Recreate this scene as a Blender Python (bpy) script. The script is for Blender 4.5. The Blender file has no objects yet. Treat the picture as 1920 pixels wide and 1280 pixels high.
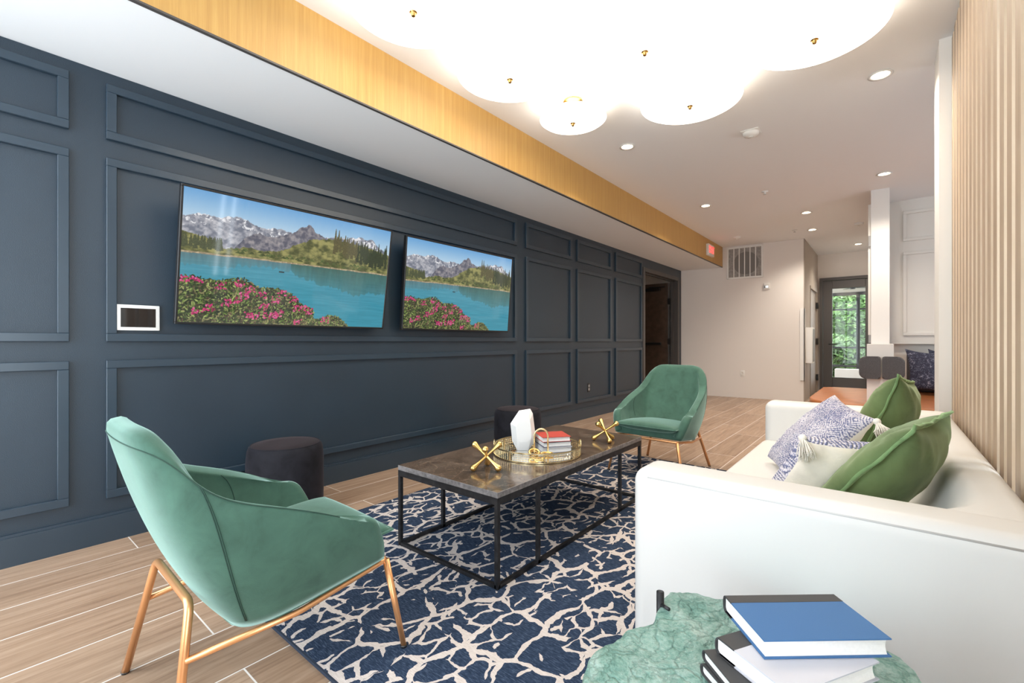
import bpy, bmesh, math, random
import numpy as np
from mathutils import Vector, Matrix
random.seed(7)
scene = bpy.context.scene
COL = scene.collection
PI = math.pi

# ------------------------------------------------------------------ materials
def lin(c):
    return c / 12.92 if c <= 0.04045 else ((c + 0.055) / 1.055) ** 2.4
def rgb(r, g, b):
    return (lin(r / 255), lin(g / 255), lin(b / 255), 1)

class NT:
    def __init__(s, name):
        s.m = bpy.data.materials.new(name); s.m.use_nodes = True
        s.t = s.m.node_tree; s.b = s.t.nodes['Principled BSDF']
        s.out = s.t.nodes['Material Output']
    def n(s, typ, **kw):
        nd = s.t.nodes.new(typ)
        for k, v in kw.items():
            if k in nd.inputs: nd.inputs[k].default_value = v
            else: setattr(nd, k, v)
        return nd
    def l(s, a, b): s.t.links.new(a, b)
    def set(s, **kw):
        for k, v in kw.items(): s.b.inputs[k.replace('_', ' ')].default_value = v
    def coord(s, scale=(1, 1, 1), rot=(0, 0, 0), loc=(0, 0, 0), kind='Object'):
        tc = s.n('ShaderNodeTexCoord'); mp = s.n('ShaderNodeMapping')
        mp.inputs['Scale'].default_value = scale; mp.inputs['Rotation'].default_value = rot
        mp.inputs['Location'].default_value = loc
        s.l(tc.outputs[kind], mp.inputs['Vector']); return mp.outputs['Vector']
    def noise(s, vec, scale, detail=3, rough=.5, dist=0):
        nd = s.n('ShaderNodeTexNoise'); nd.inputs['Scale'].default_value = scale
        nd.inputs['Detail'].default_value = detail; nd.inputs['Roughness'].default_value = rough
        nd.inputs['Distortion'].default_value = dist
        if vec: s.l(vec, nd.inputs['Vector'])
        return nd.outputs['Fac']
    def ramp(s, fac, stops):
        nd = s.n('ShaderNodeValToRGB'); cr = nd.color_ramp
        while len(cr.elements) < len(stops): cr.elements.new(.5)
        for e, (p, c) in zip(cr.elements, stops): e.position = p; e.color = c
        s.l(fac, nd.inputs['Fac']); return nd.outputs['Color']
    def math(s, op, a, b=None, clamp=False):
        nd = s.n('ShaderNodeMath', operation=op); nd.use_clamp = clamp
        for i, v in enumerate((a, b)):
            if v is None: continue
            if isinstance(v, (int, float)): nd.inputs[i].default_value = v
            else: s.l(v, nd.inputs[i])
        return nd.outputs[0]
    def mix(s, fac, a, b, mode='MIX'):
        nd = s.n('ShaderNodeMix', data_type='RGBA', blend_type=mode)
        for k, v in ((0, fac), (6, a), (7, b)):
            if isinstance(v, (int, float)): nd.inputs[k].default_value = v
            elif isinstance(v, tuple): nd.inputs[k].default_value = v
            else: s.l(v, nd.inputs[k])
        return nd.outputs[2]
    def bump(s, h, strength=.2, dist=.01):
        nd = s.n('ShaderNodeBump'); nd.inputs['Strength'].default_value = strength
        nd.inputs['Distance'].default_value = dist
        s.l(h, nd.inputs['Height']); s.l(nd.outputs['Normal'], s.b.inputs['Normal'])
    def color(s, c): s.l(c, s.b.inputs['Base Color'])

def plain(name, col, rough=.5, metal=0, spec=.5, nvar=0, nscale=20, bump=0, bscale=200):
    t = NT(name); t.set(Base_Color=col, Roughness=rough, Metallic=metal, Specular_IOR_Level=spec)
    if nvar:
        v = t.coord(); f = t.noise(v, nscale, 4)
        lo = tuple(c * (1 - nvar) for c in col[:3]) + (1,); hi = tuple(min(1, c * (1 + nvar)) for c in col[:3]) + (1,)
        t.color(t.ramp(f, [(.3, lo), (.7, hi)]))
    if bump:
        v = t.coord(); t.bump(t.noise(v, bscale, 2), bump, .003)
    return t.m

def emit(name, col, strength):
    t = NT(name); t.set(Base_Color=(0, 0, 0, 1), Emission_Color=col, Emission_Strength=strength, Roughness=.4)
    return t.m

M = {}
M['blue'] = plain('navy_wall_paint', (.019, .034, .051, 1), .36, bump=.25, bscale=350, nvar=.06, nscale=3)
M['blue_trim'] = plain('navy_trim_paint', (.021, .039, .059, 1), .30, spec=.6)
M['white'] = plain('white_paint', (.80, .79, .77, 1), .7, bump=.05)
M['ceil'] = plain('ceiling_paint', (.86, .865, .88, 1), .8)
M['soffit'] = plain('soffit_paint', (.86, .87, .88, 1), .75)
M['beige'] = plain('beige_wall_paint', (.80, .765, .735, 1), .7, bump=.05)
M['taupe'] = plain('taupe_wall_paint', (.42, .37, .32, 1), .7)
M['trimwhite'] = plain('trim_white_paint', (.76, .74, .70, 1), .5)
M['plastic'] = plain('white_plastic', (.82, .82, .80, 1), .35)
M['greyplast'] = plain('grey_plastic', (.30, .30, .30, 1), .5)
M['dgrey'] = plain('dark_grey_frame_paint', (.075, .068, .064, 1), .4)
M['doorwood'] = plain('dark_door_veneer', (.075, .05, .036, 1), .4, nvar=.25, nscale=12)
M['beigedoor'] = plain('taupe_door_paint', (.36, .31, .26, 1), .5)
M['black'] = plain('black_plastic', (.012, .012, .013, 1), .35)
M['blackmetal'] = plain('blackened_steel', (.030, .030, .033, 1), .42, .6, nvar=.4, nscale=30)
M['steel'] = plain('brushed_steel', (.6, .6, .6, 1), .3, 1)
M['gold'] = plain('polished_brass', (.83, .56, .20, 1), .24, 1)
M['bronze'] = plain('antique_brass', (.50, .30, .10, 1), .3, 1)
M['palegold'] = plain('pale_brass', (.78, .64, .38, 1), .25, 1)
M['mirror'] = plain('mirror', (.85, .82, .76, 1), .06, 1)
M['copper'] = plain('copper_legs', (.80, .40, .18, 1), .30, .72)
M['leather'] = plain('white_leather', (.69, .685, .67, 1), .42, spec=.4)
M['piping'] = plain('grey_seam', (.56, .56, .56, 1), .6)
M['paper'] = plain('book_pages', (.86, .84, .81, 1), .8, nvar=.03, nscale=200)
M['bluebook'] = plain('blue_book_cloth', rgb(60, 106, 156), .7, bump=.1, bscale=900)
M['blackbook'] = plain('black_book_cloth', (.035, .035, .038, 1), .6, bump=.1, bscale=900)
M['greybook'] = plain('grey_book_cover', rgb(196, 196, 204), .6)
M['navybook'] = plain('navy_book_cover', rgb(40, 48, 66), .6)
M['redbook'] = plain('red_book_cover', rgb(176, 62, 50), .6)
M['pinkbook'] = plain('pale_pink_cover', rgb(225, 170, 160), .6)
M['white_gem'] = plain('white_ceramic', (.86, .85, .83, 1), .35)
M['greyfabric'] = plain('charcoal_fabric', (.085, .08, .085, 1), .9, nvar=.3, nscale=180, bump=.3, bscale=600)
M['cream'] = plain('cream_cotton', (.80, .76, .68, 1), .9, nvar=.05, nscale=30, bump=.25, bscale=250)
M['thread'] = plain('white_tassel_thread', (.86, .83, .77, 1), .9)
M['bark'] = plain('bark', (.12, .08, .05, 1), .9)
M['lawn'] = plain('lawn', (.03, .06, .015, 1), .95, nvar=.4, nscale=6)
M['soil'] = plain('vestibule_paving', (.12, .115, .11, 1), .9)
M['red'] = emit('red_letters', (1, .06, .05, 1), 1.6)
M['downlight'] = emit('downlight_lens', (1, .80, .56, 1), 14)
M['lamp'] = emit('lamp_glass', (1, .89, .74, 1), 4.2)

def velvet(name, col, sheen, var=.35, scale=9, sw=.7):
    t = NT(name); v = t.coord()
    a = t.noise(v, scale, 5, .62, .6); b = t.noise(v, scale * .35, 3, .6, 1.0)
    f = t.math('ADD', t.math('MULTIPLY', a, .55), t.math('MULTIPLY', b, .45))
    lo = tuple(c * (1 - var) for c in col[:3]) + (1,); hi = tuple(min(1, c * (1 + var)) for c in col[:3]) + (1,)
    t.color(t.ramp(f, [(.36, lo), (.46, col), (.62, hi)]))
    t.set(Roughness=.75, Specular_IOR_Level=.15, Sheen_Weight=sw, Sheen_Roughness=.4, Sheen_Tint=sheen)
    t.bump(t.noise(v, 420, 2), .12, .002)
    return t.m
M['gvelvet'] = velvet('green_velvet', (.056, .122, .092, 1), (.58, .84, .78, 1), .22, 13, .8)
M['pvelvet'] = velvet('moss_green_velvet', (.105, .155, .066, 1), (.60, .72, .50, 1), .35, 8)
M['flange'] = velvet('pale_moss_velvet', (.16, .27, .12, 1), (.6, .78, .5, 1), .2, 30)
M['seam'] = plain('green_seam', (.02, .06, .045, 1), .8)
M['bvelvet'] = velvet('black_velvet', (.012, .012, .016, 1), (.26, .25, .30, 1), .4, 14, .2)
M['bvelvet_top'] = velvet('black_velvet_top', (.020, .016, .018, 1), (.28, .23, .25, 1), .3, 8, .22)

def m_floor():
    t = NT('wood_look_tile'); tc = t.n('ShaderNodeTexCoord'); sp = t.n('ShaderNodeSeparateXYZ')
    t.l(tc.outputs['Object'], sp.inputs[0]); cb = t.n('ShaderNodeCombineXYZ')
    t.l(t.math('ADD', sp.outputs['Y'], 20 * 1.065 - .556), cb.inputs['X'])
    t.l(t.math('ADD', sp.outputs['X'], 2.80 + 40 * .2565), cb.inputs['Y'])
    br = t.n('ShaderNodeTexBrick'); br.offset = .5; br.offset_frequency = 2; br.squash = 1
    br.inputs['Scale'].default_value = 1; br.inputs['Brick Width'].default_value = 1.065
    br.inputs['Row Height'].default_value = .2565; br.inputs['Mortar Size'].default_value = .0026
    br.inputs['Mortar Smooth'].default_value = .1; br.inputs['Bias'].default_value = 0
    br.inputs['Color1'].default_value = (0, 0, 0, 1); br.inputs['Color2'].default_value = (1, 1, 1, 1)
    br.inputs['Mortar'].default_value = (.5, .5, .5, 1)
    t.l(cb.outputs[0], br.inputs['Vector'])
    rnd = t.n('ShaderNodeSeparateColor'); t.l(br.outputs['Color'], rnd.inputs[0]); r = rnd.outputs[0]
    c2 = t.n('ShaderNodeCombineXYZ')
    t.l(t.math('ADD', t.math('MULTIPLY', sp.outputs['Y'], 1.3), t.math('MULTIPLY', r, 17)), c2.inputs['X'])
    t.l(t.math('MULTIPLY', sp.outputs['X'], 22), c2.inputs['Y']); t.l(r, c2.inputs['Z'])
    g1 = t.noise(c2.outputs[0], 1.0, 6, .62, 1.2); g2 = t.noise(c2.outputs[0], 4.5, 4, .6, .4)
    g = t.math('ADD', t.math('MULTIPLY', g1, .65), t.math('MULTIPLY', g2, .35))
    wood = t.ramp(g, [(.32, (.25, .157, .102, 1)), (.5, (.41, .28, .192, 1)), (.68, (.54, .395, .29, 1))])
    tone = t.ramp(r, [(0, (.80, .78, .76, 1)), (1, (1.0, 1.0, 1.0, 1))])
    wood = t.mix(1.0, wood, tone, 'MULTIPLY')
    t.color(t.mix(br.outputs['Fac'], wood, (.80, .75, .70, 1)))
    t.set(Roughness=.33, Specular_IOR_Level=.42)
    t.bump(t.math('SUBTRACT', t.math('MULTIPLY', g2, .15), br.outputs['Fac']), .25, .002)
    return t.m
M['floor'] = m_floor()

def m_wood(name, c0, c1, c2, rough=.45, axis='Z', sc=(60, 60, 2.2)):
    t = NT(name); v = t.coord(sc)
    g1 = t.noise(v, 1, 6, .6, .6); g2 = t.noise(v, 6, 3, .6)
    g = t.math('ADD', t.math('MULTIPLY', g1, .7), t.math('MULTIPLY', g2, .3))
    t.color(t.ramp(g, [(.3, c0), (.5, c1), (.7, c2)])); t.set(Roughness=rough)
    return t.m
M['fascia'] = m_wood('golden_oak_veneer', (.46, .255, .070, 1), (.54, .315, .092, 1), (.60, .375, .12, 1), .42, sc=(45, 45, 1.2))
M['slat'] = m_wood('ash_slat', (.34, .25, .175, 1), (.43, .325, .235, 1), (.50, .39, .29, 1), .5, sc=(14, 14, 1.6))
M['slat_lit_side'] = m_wood('ash_slat_lit_side', (.66, .54, .40, 1), (.73, .61, .47, 1), (.78, .67, .53, 1), .5, sc=(14, 14, 1.6))  # window-lit slat sides: the brighter light is put into a paler wood colour
M['bench'] = plain('cognac_leather', (.42, .145, .045, 1), .32, nvar=.12, nscale=8)

def m_stone_table():
    t = NT('brown_marble'); v = t.coord((1, 1, 1))
    a = t.noise(v, 9, 8, .7, 1.2); b = t.noise(v, 90, 3, .7)
    c = t.ramp(a, [(.3, (.045, .029, .020, 1)), (.5, (.095, .065, .045, 1)), (.68, (.165, .125, .095, 1))])
    c = t.mix(t.math('GREATER_THAN', b, .66), c, (.20, .165, .135, 1))
    vo = t.n('ShaderNodeTexVoronoi', feature='DISTANCE_TO_EDGE'); vo.inputs['Scale'].default_value = 3.2
    dv = t.n('ShaderNodeVectorMath', operation='ADD'); nz = t.n('ShaderNodeTexNoise'); nz.inputs['Scale'].default_value = 1.6
    t.l(v, nz.inputs['Vector']); t.l(v, dv.inputs[0]); t.l(nz.outputs['Color'], dv.inputs[1]); t.l(dv.outputs[0], vo.inputs['Vector'])
    t.color(t.mix(t.math('MULTIPLY', t.math('LESS_THAN', vo.outputs['Distance'], .004), .22), c, (.3, .25, .2, 1)))
    t.set(Roughness=.14, Specular_IOR_Level=.55); return t.m
M['marble'] = m_stone_table()
M['stonedge_lit'] = plain('honed_edge_daylit', (.17, .16, .16, 1), .35, nvar=.4, nscale=60)  # honed edge; daylight reflection put in as a paler grey

def m_green_stone():
    t = NT('green_slab_stone'); v = t.coord((1, 1, 1))
    n1 = t.noise(v, 16, 8, .68, .8)
    vo = t.n('ShaderNodeTexVoronoi', feature='DISTANCE_TO_EDGE'); vo.inputs['Scale'].default_value = 22
    dv = t.n('ShaderNodeVectorMath', operation='MULTIPLY_ADD'); nz = t.n('ShaderNodeTexNoise'); nz.inputs['Scale'].default_value = 14
    nz.inputs['Detail'].default_value = 4
    mp = t.coord((1.0, .55, 1), (0, 0, .7))
    t.l(v, nz.inputs['Vector']); t.l(nz.outputs['Color'], dv.inputs[0]); dv.inputs[1].default_value = (.1, .1, .1)
    t.l(mp, dv.inputs[2]); t.l(dv.outputs[0], vo.inputs['Vector'])
    n2 = t.noise(v, 110, 5, .7)
    h = t.math('ADD', t.math('MULTIPLY', n1, .6), t.math('MULTIPLY', n2, .4))
    c = t.ramp(h, [(.34, (.09, .23, .19, 1)), (.45, (.24, .45, .38, 1)), (.55, (.42, .61, .54, 1)), (.68, (.62, .76, .69, 1))])
    crack = t.math('LESS_THAN', vo.outputs['Distance'], .035)
    t.color(t.mix(t.math('MULTIPLY', crack, .3), c, (.06, .16, .125, 1)))
    t.set(Roughness=.55)
    hh = t.math('ADD', t.math('MULTIPLY', n1, 1.0), t.math('MINIMUM', t.math('MULTIPLY', vo.outputs['Distance'], 3), .35))
    t.bump(t.math('ADD', hh, t.math('MULTIPLY', n2, .55)), .9, .02); return t.m
M['greenstone'] = m_green_stone()

def m_rug():
    t = NT('navy_cream_rug')
    tc = t.n('ShaderNodeTexCoord'); mp = t.n('ShaderNodeMapping'); mp.inputs['Scale'].default_value = (1.0, .92, 1)
    t.l(tc.outputs['Object'], mp.inputs['Vector'])
    nz = t.n('ShaderNodeTexNoise'); nz.inputs['Scale'].default_value = 8; nz.inputs['Detail'].default_value = 4
    t.l(mp.outputs[0], nz.inputs['Vector'])
    dv = t.n('ShaderNodeVectorMath', operation='MULTIPLY_ADD'); dv.inputs[1].default_value = (.11, .11, 0)
    t.l(nz.outputs['Color'], dv.inputs[0]); t.l(mp.outputs[0], dv.inputs[2])
    def vor(sc, off, feat='DISTANCE_TO_EDGE'):
        m2 = t.n('ShaderNodeMapping'); m2.inputs['Scale'].default_value = (sc[0], sc[1], 0); m2.inputs['Location'].default_value = off
        t.l(dv.outputs[0], m2.inputs['Vector'])
        v = t.n('ShaderNodeTexVoronoi', feature=feat, voronoi_dimensions='2D'); v.inputs['Scale'].default_value = 1
        v.inputs['Randomness'].default_value = .9
        t.l(m2.outputs[0], v.inputs['Vector']); return v.outputs['Distance']
    big = vor((7.0, 5.6), (0, 0, 0)); small = vor((15, 11), (3.1, 1.7, 0)); mid = vor((10.5, 9.5), (7.7, 4.2, 0))
    def wid(scale, off, k, mx, seed):
        m3 = t.n('ShaderNodeMapping'); m3.inputs['Location'].default_value = seed; t.l(mp.outputs[0], m3.inputs['Vector'])
        return t.math('MINIMUM', t.math('MULTIPLY', t.math('SUBTRACT', t.noise(m3.outputs[0], scale, 1), off), k), mx)
    l1 = t.math('LESS_THAN', big, wid(9, .34, .5, .064, (0, 0, 0)))
    patch = t.math('GREATER_THAN', t.noise(mp.outputs[0], 2.6, 1), .47)
    l2 = t.math('MULTIPLY', t.math('LESS_THAN', small, wid(12, .41, .7, .09, (3, 1, 0))), patch)
    l3 = t.math('MULTIPLY', t.math('LESS_THAN', mid, wid(17, .53, .8, .066, (9, 5, 0))), t.math('SUBTRACT', 1, patch))
    ln = t.math('MAXIMUM', t.math('MAXIMUM', l1, l2), l3)
    st = t.n('ShaderNodeMapping'); st.inputs['Scale'].default_value = (40, 260, 1); t.l(tc.outputs['Object'], st.inputs['Vector'])
    s = t.noise(st.outputs[0], 1, 3, .7)
    navy = t.ramp(s, [(.3, (.010, .018, .040, 1)), (.52, (.026, .042, .078, 1)), (.72, (.085, .12, .18, 1))])
    cream = t.ramp(s, [(.3, (.46, .40, .37, 1)), (.7, (.64, .58, .55, 1))])
    t.color(t.mix(ln, navy, cream)); t.set(Roughness=.95, Specular_IOR_Level=.1)
    t.bump(t.math('ADD', s, t.math('MULTIPLY', ln, .8)), .35, .004); return t.m
M['rug'] = m_rug()
M['rugedge'] = plain('navy_rug_binding', (.018, .03, .055, 1), .95)

def m_knit():
    t = NT('blue_white_knit'); v = t.coord((1, 1, 1))
    sp = t.n('ShaderNodeSeparateXYZ'); t.l(v, sp.inputs[0])
    # diamonds of heathered stitches
    dx = t.math('PINGPONG', t.math('MULTIPLY', sp.outputs['X'], 1), .055); dy = t.math('PINGPONG', t.math('MULTIPLY', sp.outputs['Y'], 1), .055)
    dd = t.math('ADD', dx, dy)
    st = t.math('SINE', t.math('MULTIPLY', dd, 520)); nz = t.noise(v, 160, 2, .6); n3 = t.noise(v, 7, 2)
    f = t.math('ADD', t.math('ADD', t.math('MULTIPLY', st, .12), t.math('MULTIPLY', nz, 1.25)), t.math('MULTIPLY', n3, .5))
    t.color(t.ramp(f, [(.55, (.80, .77, .79, 1)), (.80, (.66, .64, .73, 1)), (1.0, (.15, .17, .31, 1))]))
    t.set(Roughness=.95); t.bump(t.math('ADD', st, nz), .5, .004); return t.m
M['knit'] = m_knit()

def m_navy_pattern():
    t = NT('navy_speckle_fabric'); v = t.coord((1, 1, 1))
    a = t.noise(v, 22, 6, .75, 1.5); b = t.noise(v, 90, 3, .7)
    f = t.math('ADD', t.math('MULTIPLY', a, .7), t.math('MULTIPLY', b, .3))
    t.color(t.ramp(f, [(.5, (.030, .032, .060, 1)), (.56, (.11, .12, .18, 1)), (.63, (.42, .42, .50, 1))]))
    t.set(Roughness=.9); return t.m
M['navyfab'] = m_navy_pattern()

def m_leaf():
    t = NT('leaf_green'); v = t.coord((1, 1, 1)); f = t.noise(v, 3, 3)
    t.color(t.ramp(f, [(.3, (.02, .06, .01, 1)), (.55, (.07, .16, .026, 1)), (.75, (.17, .27, .07, 1))]))
    t.set(Roughness=.6); return t.m
M['leaf'] = m_leaf()

def m_glass(name='window_glass', gloss=.08):
    t = NT(name); tr = t.n('ShaderNodeBsdfTransparent'); gl = t.n('ShaderNodeBsdfGlossy'); gl.inputs['Roughness'].default_value = .02
    mx = t.n('ShaderNodeMixShader'); mx.inputs[0].default_value = gloss
    t.l(tr.outputs[0], mx.inputs[1]); t.l(gl.outputs[0], mx.inputs[2]); t.l(mx.outputs[0], t.out.inputs['Surface']); return t.m
M['glass'] = m_glass('window_glass', .015)
M['tabscreen'] = plain('dark_glass_screen', (.006, .006, .008, 1), .04, spec=.9)

# ------------------------------------------------------------------ mesh helpers
def new(): return bmesh.new()
def obj(name, bm, mats, parent=None, smooth=False, kind=None, auto=None):
    me = bpy.data.meshes.new(name)
    bmesh.ops.recalc_face_normals(bm, faces=bm.faces[:])
    bm.to_mesh(me); bm.free()
    for m in (mats if isinstance(mats, (list, tuple)) else [mats]): me.materials.append(M[m] if isinstance(m, str) else m)
    o = bpy.data.objects.new(name, me); COL.objects.link(o)
    if parent: o.parent = parent
    if kind: o['kind'] = kind
    if smooth:
        for p in me.polygons: p.use_smooth = True
        if auto is not None:
            try: me.set_sharp_from_angle(angle=math.radians(auto))
            except Exception: pass
    return o
def thing(name, label, cat, loc=(0, 0, 0), rz=0, group=None):
    o = bpy.data.objects.new(name, None); COL.objects.link(o); o.empty_display_size = .1
    o.location = loc; o.rotation_euler = (0, 0, rz); o['label'] = label; o['category'] = cat
    if group: o['group'] = group
    return o
def tag(o, label, cat, group=None):
    o['label'] = label; o['category'] = cat
    if group: o['group'] = group
    return o
def dup(root, loc, rz=None, label=None, group=None):
    def cp(o, par):
        c = o.copy(); COL.objects.link(c); c.parent = par
        for ch in list(o.children): cp(ch, c)
        return c
    r = cp(root, None); r.location = loc
    if rz is not None: r.rotation_euler = (0, 0, rz)
    if label: r['label'] = label
    if group: r['group'] = group
    return r
def box(bm, x0, x1, y0, y1, z0, z1, bev=0, seg=3, mat=0):
    r = bmesh.ops.create_cube(bm, size=1)
    vs = r['verts']
    for v in vs:
        v.co = Vector(((x0 + x1) / 2 + v.co.x * (x1 - x0), (y0 + y1) / 2 + v.co.y * (y1 - y0), (z0 + z1) / 2 + v.co.z * (z1 - z0)))
    fs = set(f for v in vs for f in v.link_faces)
    for f in fs: f.material_index = mat
    if bev:
        es = list(set(e for v in vs for e in v.link_edges))
        bmesh.ops.bevel(bm, geom=es, offset=bev, segments=seg, profile=.5, affect='EDGES')
    return vs
def bx(name, x0, x1, y0, y1, z0, z1, mat, parent=None, bev=0, seg=3, kind=None, smooth=None):
    bm = new(); box(bm, x0, x1, y0, y1, z0, z1, bev, seg)
    return obj(name, bm, mat, parent, smooth=bool(bev) if smooth is None else smooth, kind=kind, auto=40)
def tube(bm, pts, r, seg=12, closed=False, mat=0, caps=True):
    pts = [Vector(p) for p in pts]; n = len(pts); rings = []
    rs = r if isinstance(r, (list, tuple)) else [r] * n
    up = None
    for i in range(n):
        if closed: d = pts[(i + 1) % n] - pts[(i - 1) % n]
        else: d = pts[min(i + 1, n - 1)] - pts[max(i - 1, 0)]
        d.normalize()
        if up is None:
            up = Vector((0, 0, 1)) if abs(d.z) < .9 else Vector((1, 0, 0))
        a = d.cross(up)
        if a.length < 1e-6: a = d.cross(Vector((0, 1, 0)))
        a.normalize(); b = a.cross(d).normalized(); up = b
        rings.append([bm.verts.new(pts[i] + (a * math.cos(2 * PI * k / seg) + b * math.sin(2 * PI * k / seg)) * rs[i]) for k in range(seg)])
    m = n if closed else n - 1
    for i in range(m):
        A, B = rings[i], rings[(i + 1) % n]
        for k in range(seg):
            f = bm.faces.new((A[k], A[(k + 1) % seg], B[(k + 1) % seg], B[k])); f.material_index = mat
    if not closed and caps:
        bm.faces.new(rings[0][::-1]).material_index = mat; bm.faces.new(rings[-1]).material_index = mat
def smoothpath(pts, n=8):
    pts = [Vector(p) for p in pts]; out = []
    P = [pts[0] * 2 - pts[1]] + pts + [pts[-1] * 2 - pts[-2]]
    for i in range(1, len(P) - 2):
        for k in range(n):
            t = k / n; a, b, c, d = P[i - 1], P[i], P[i + 1], P[i + 2]
            out.append(.5 * ((2 * b) + (c - a) * t + (2 * a - 5 * b + 4 * c - d) * t * t + (3 * b - a - 3 * c + d) * t ** 3))
    out.append(pts[-1]); return out
def fillet(pts, r, n=6):
    pts = [Vector(p) for p in pts]; out = [pts[0]]
    for i in range(1, len(pts) - 1):
        a, b, c = pts[i - 1], pts[i], pts[i + 1]
        u = (a - b); v = (c - b); q = min(r, u.length * .45, v.length * .45)
        p0 = b + u.normalized() * q; p1 = b + v.normalized() * q
        for k in range(n + 1):
            t = k / n; out.append(p0 * (1 - t) ** 2 + b * 2 * t * (1 - t) + p1 * t * t)
    out.append(pts[-1]); return out
def lathe(bm, prof, seg=48, c=(0, 0, 0), mat=0):
    rings = []
    for r, z in prof:
        if r < 1e-6: rings.append([bm.verts.new((c[0], c[1], c[2] + z))])
        else: rings.append([bm.verts.new((c[0] + r * math.cos(2 * PI * k / seg), c[1] + r * math.sin(2 * PI * k / seg), c[2] + z)) for k in range(seg)])
    for A, B in zip(rings, rings[1:]):
        for k in range(seg):
            k2 = (k + 1) % seg
            if len(A) == 1 and len(B) == 1: continue
            if len(A) == 1: f = bm.faces.new((A[0], B[k2], B[k]))
            elif len(B) == 1: f = bm.faces.new((A[k], A[k2], B[0]))
            else: f = bm.faces.new((A[k], A[k2], B[k2], B[k]))
            f.material_index = mat
def prism(bm, poly, z0, z1, mat=0):
    a = [bm.verts.new((x, y, z0)) for x, y in poly]; b = [bm.verts.new((x, y, z1)) for x, y in poly]
    n = len(poly)
    bm.faces.new(a[::-1]).material_index = mat; bm.faces.new(b).material_index = mat
    for i in range(n): bm.faces.new((a[i], a[(i + 1) % n], b[(i + 1) % n], b[i])).material_index = mat

# ------------------------------------------------------------------ camera
cam = bpy.data.cameras.new('camera'); co = bpy.data.objects.new('camera', cam); COL.objects.link(co)
cam.sensor_width = 36; cam.lens = 16.0; cam.clip_start = .02; cam.clip_end = 200
co.location = (0, 0, 1.0); co.rotation_euler = (PI / 2, 0, math.atan2(700, 853.33)); scene.camera = co

# ------------------------------------------------------------------ the setting
CZ = 2.71; WX = -3.02; BY = 8.8
YB = -.80   # wall behind the viewer
S = 'structure'
bx('floor', -4.6, 3.15, YB - .15, 11.0, -.12, 0, 'floor', kind=S)
bx('ceiling', -4.6, 3.2, YB - .15, 11.0, CZ, CZ + .12, 'ceil', kind=S)
# left wall with the doorway (y 7.05..8.62)
bm = new(); box(bm, WX - .12, WX, YB, 7.05, 0, CZ); box(bm, WX - .12, WX, 8.62, 8.85, 0, CZ); box(bm, WX - .12, WX, 7.05, 8.62, 2.17, CZ)
obj('wall_left', bm, 'blue', kind=S)
bm = new(); box(bm, WX, WX + .022, YB, 6.98, 0, .128); box(bm, WX, WX + .014, YB, 6.98, .128, .14)
obj('baseboard_left', bm, 'blue_trim', kind=S)
cols = [(-.75, .338), (.472, 3.746), (3.903, 4.835), (4.961, 5.887), (6.02, 6.945)]
rows = [(.217, .906), (1.0, 1.918), (2.012, 2.287)]
k = 0
for y0, y1 in cols:
    for z0, z1 in rows:
        k += 1; bm = new(); w = .040; d = .022
        def fr(ya, yb, za, zb): box(bm, WX, WX + d, ya, yb, za, zb, .002, 1)
        fr(y0, y1, z0, z0 + w); fr(y0, y1, z1 - w, z1); fr(y0, y0 + w, z0 + w, z1 - w); fr(y1 - w, y1, z0 + w, z1 - w)
        obj('trim_%d' % k, bm, 'blue_trim', kind=S)
# dropped soffit along the left wall with its oak fascia
bx('ceiling_soffit', WX, -2.305, YB, 8.82, 2.348, CZ, 'soffit', kind=S)
so = bx('trim_40', -2.305, -2.288, YB, 8.82, 2.352, CZ, 'fascia', kind=S)
bx('trim_41', -2.306, -2.286, YB, 8.82, 2.343, 2.352, 'dgrey', kind=S)
# back wall (very slightly out of square) and passage
bm = new(); prism(bm, [(-4.6, 8.66), (-1.052, 8.929), (-1.052, 9.05), (-4.6, 8.95)], 0, CZ); obj('wall_back', bm, 'beige', kind=S)
# passage walls
bm = new(); box(bm, -1.16, -1.04, 8.93, 9.66, 0, CZ); box(bm, -1.16, -1.04, 10.74, 10.95, 0, CZ); box(bm, -1.16, -1.04, 9.66, 10.74, 1.99, CZ)
obj('wall_passage', bm, 'taupe', kind=S)
bm = new(); box(bm, -1.2, -1.0, 10.85, 10.97, 0, CZ); box(bm, -1.0, .1, 10.85, 10.97, 2.24, CZ); box(bm, -.06, .3, 10.85, 10.97, 0, CZ)
obj('wall_far', bm, 'beige', kind=S)
bx('wall_passage_right', .05, .2, 7.42, 10.9, 0, CZ, 'beige', kind=S)
# panelled wall over the banquette: upper part, niche behind
bm = new(); box(bm, .037, 3.1, 7.28, 7.42, .97, CZ); box(bm, .037, 3.1, 7.36, 7.5, 0, .97)
obj('wall_banquette', bm, ['trimwhite'], kind=S)
for i, (z0, z1) in enumerate([(1.071, 2.08), (2.21, 2.572)]):
    bm = new(); w = .035; x0, x1 = .165, 1.3; d = .022
    for a in ((x0, x1, z0, z0 + w), (x0, x1, z1 - w, z1), (x0, x0 + w, z0 + w, z1 - w), (x1 - w, x1, z0 + w, z1 - w)):
        box(bm, a[0], a[1], 7.28 - d, 7.28, a[2], a[3], .003, 1)
    obj('trim_%d' % (50 + i), bm, 'trimwhite', kind=S)
# post hanging above the end of the banquette
po = bx('wall_post', -.126, .037, 6.57, 7.29, .972, CZ, 'white', kind=S)
for i, (z0, z1) in enumerate([(1.075, 2.08), (2.20, 2.56)]):
    bx('trim_%d' % (55 + i), -.152, -.126, 6.60, 7.1, z0, z1, 'trimwhite', kind=S)
for i, (z0, z1) in enumerate([(.985, 1.075), (2.08, 2.20)]):
    bx('trim_%d' % (58 + i), -.148, -.1, 6.575, 6.9, z0, z1, 'greyplast', kind=S)
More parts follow.
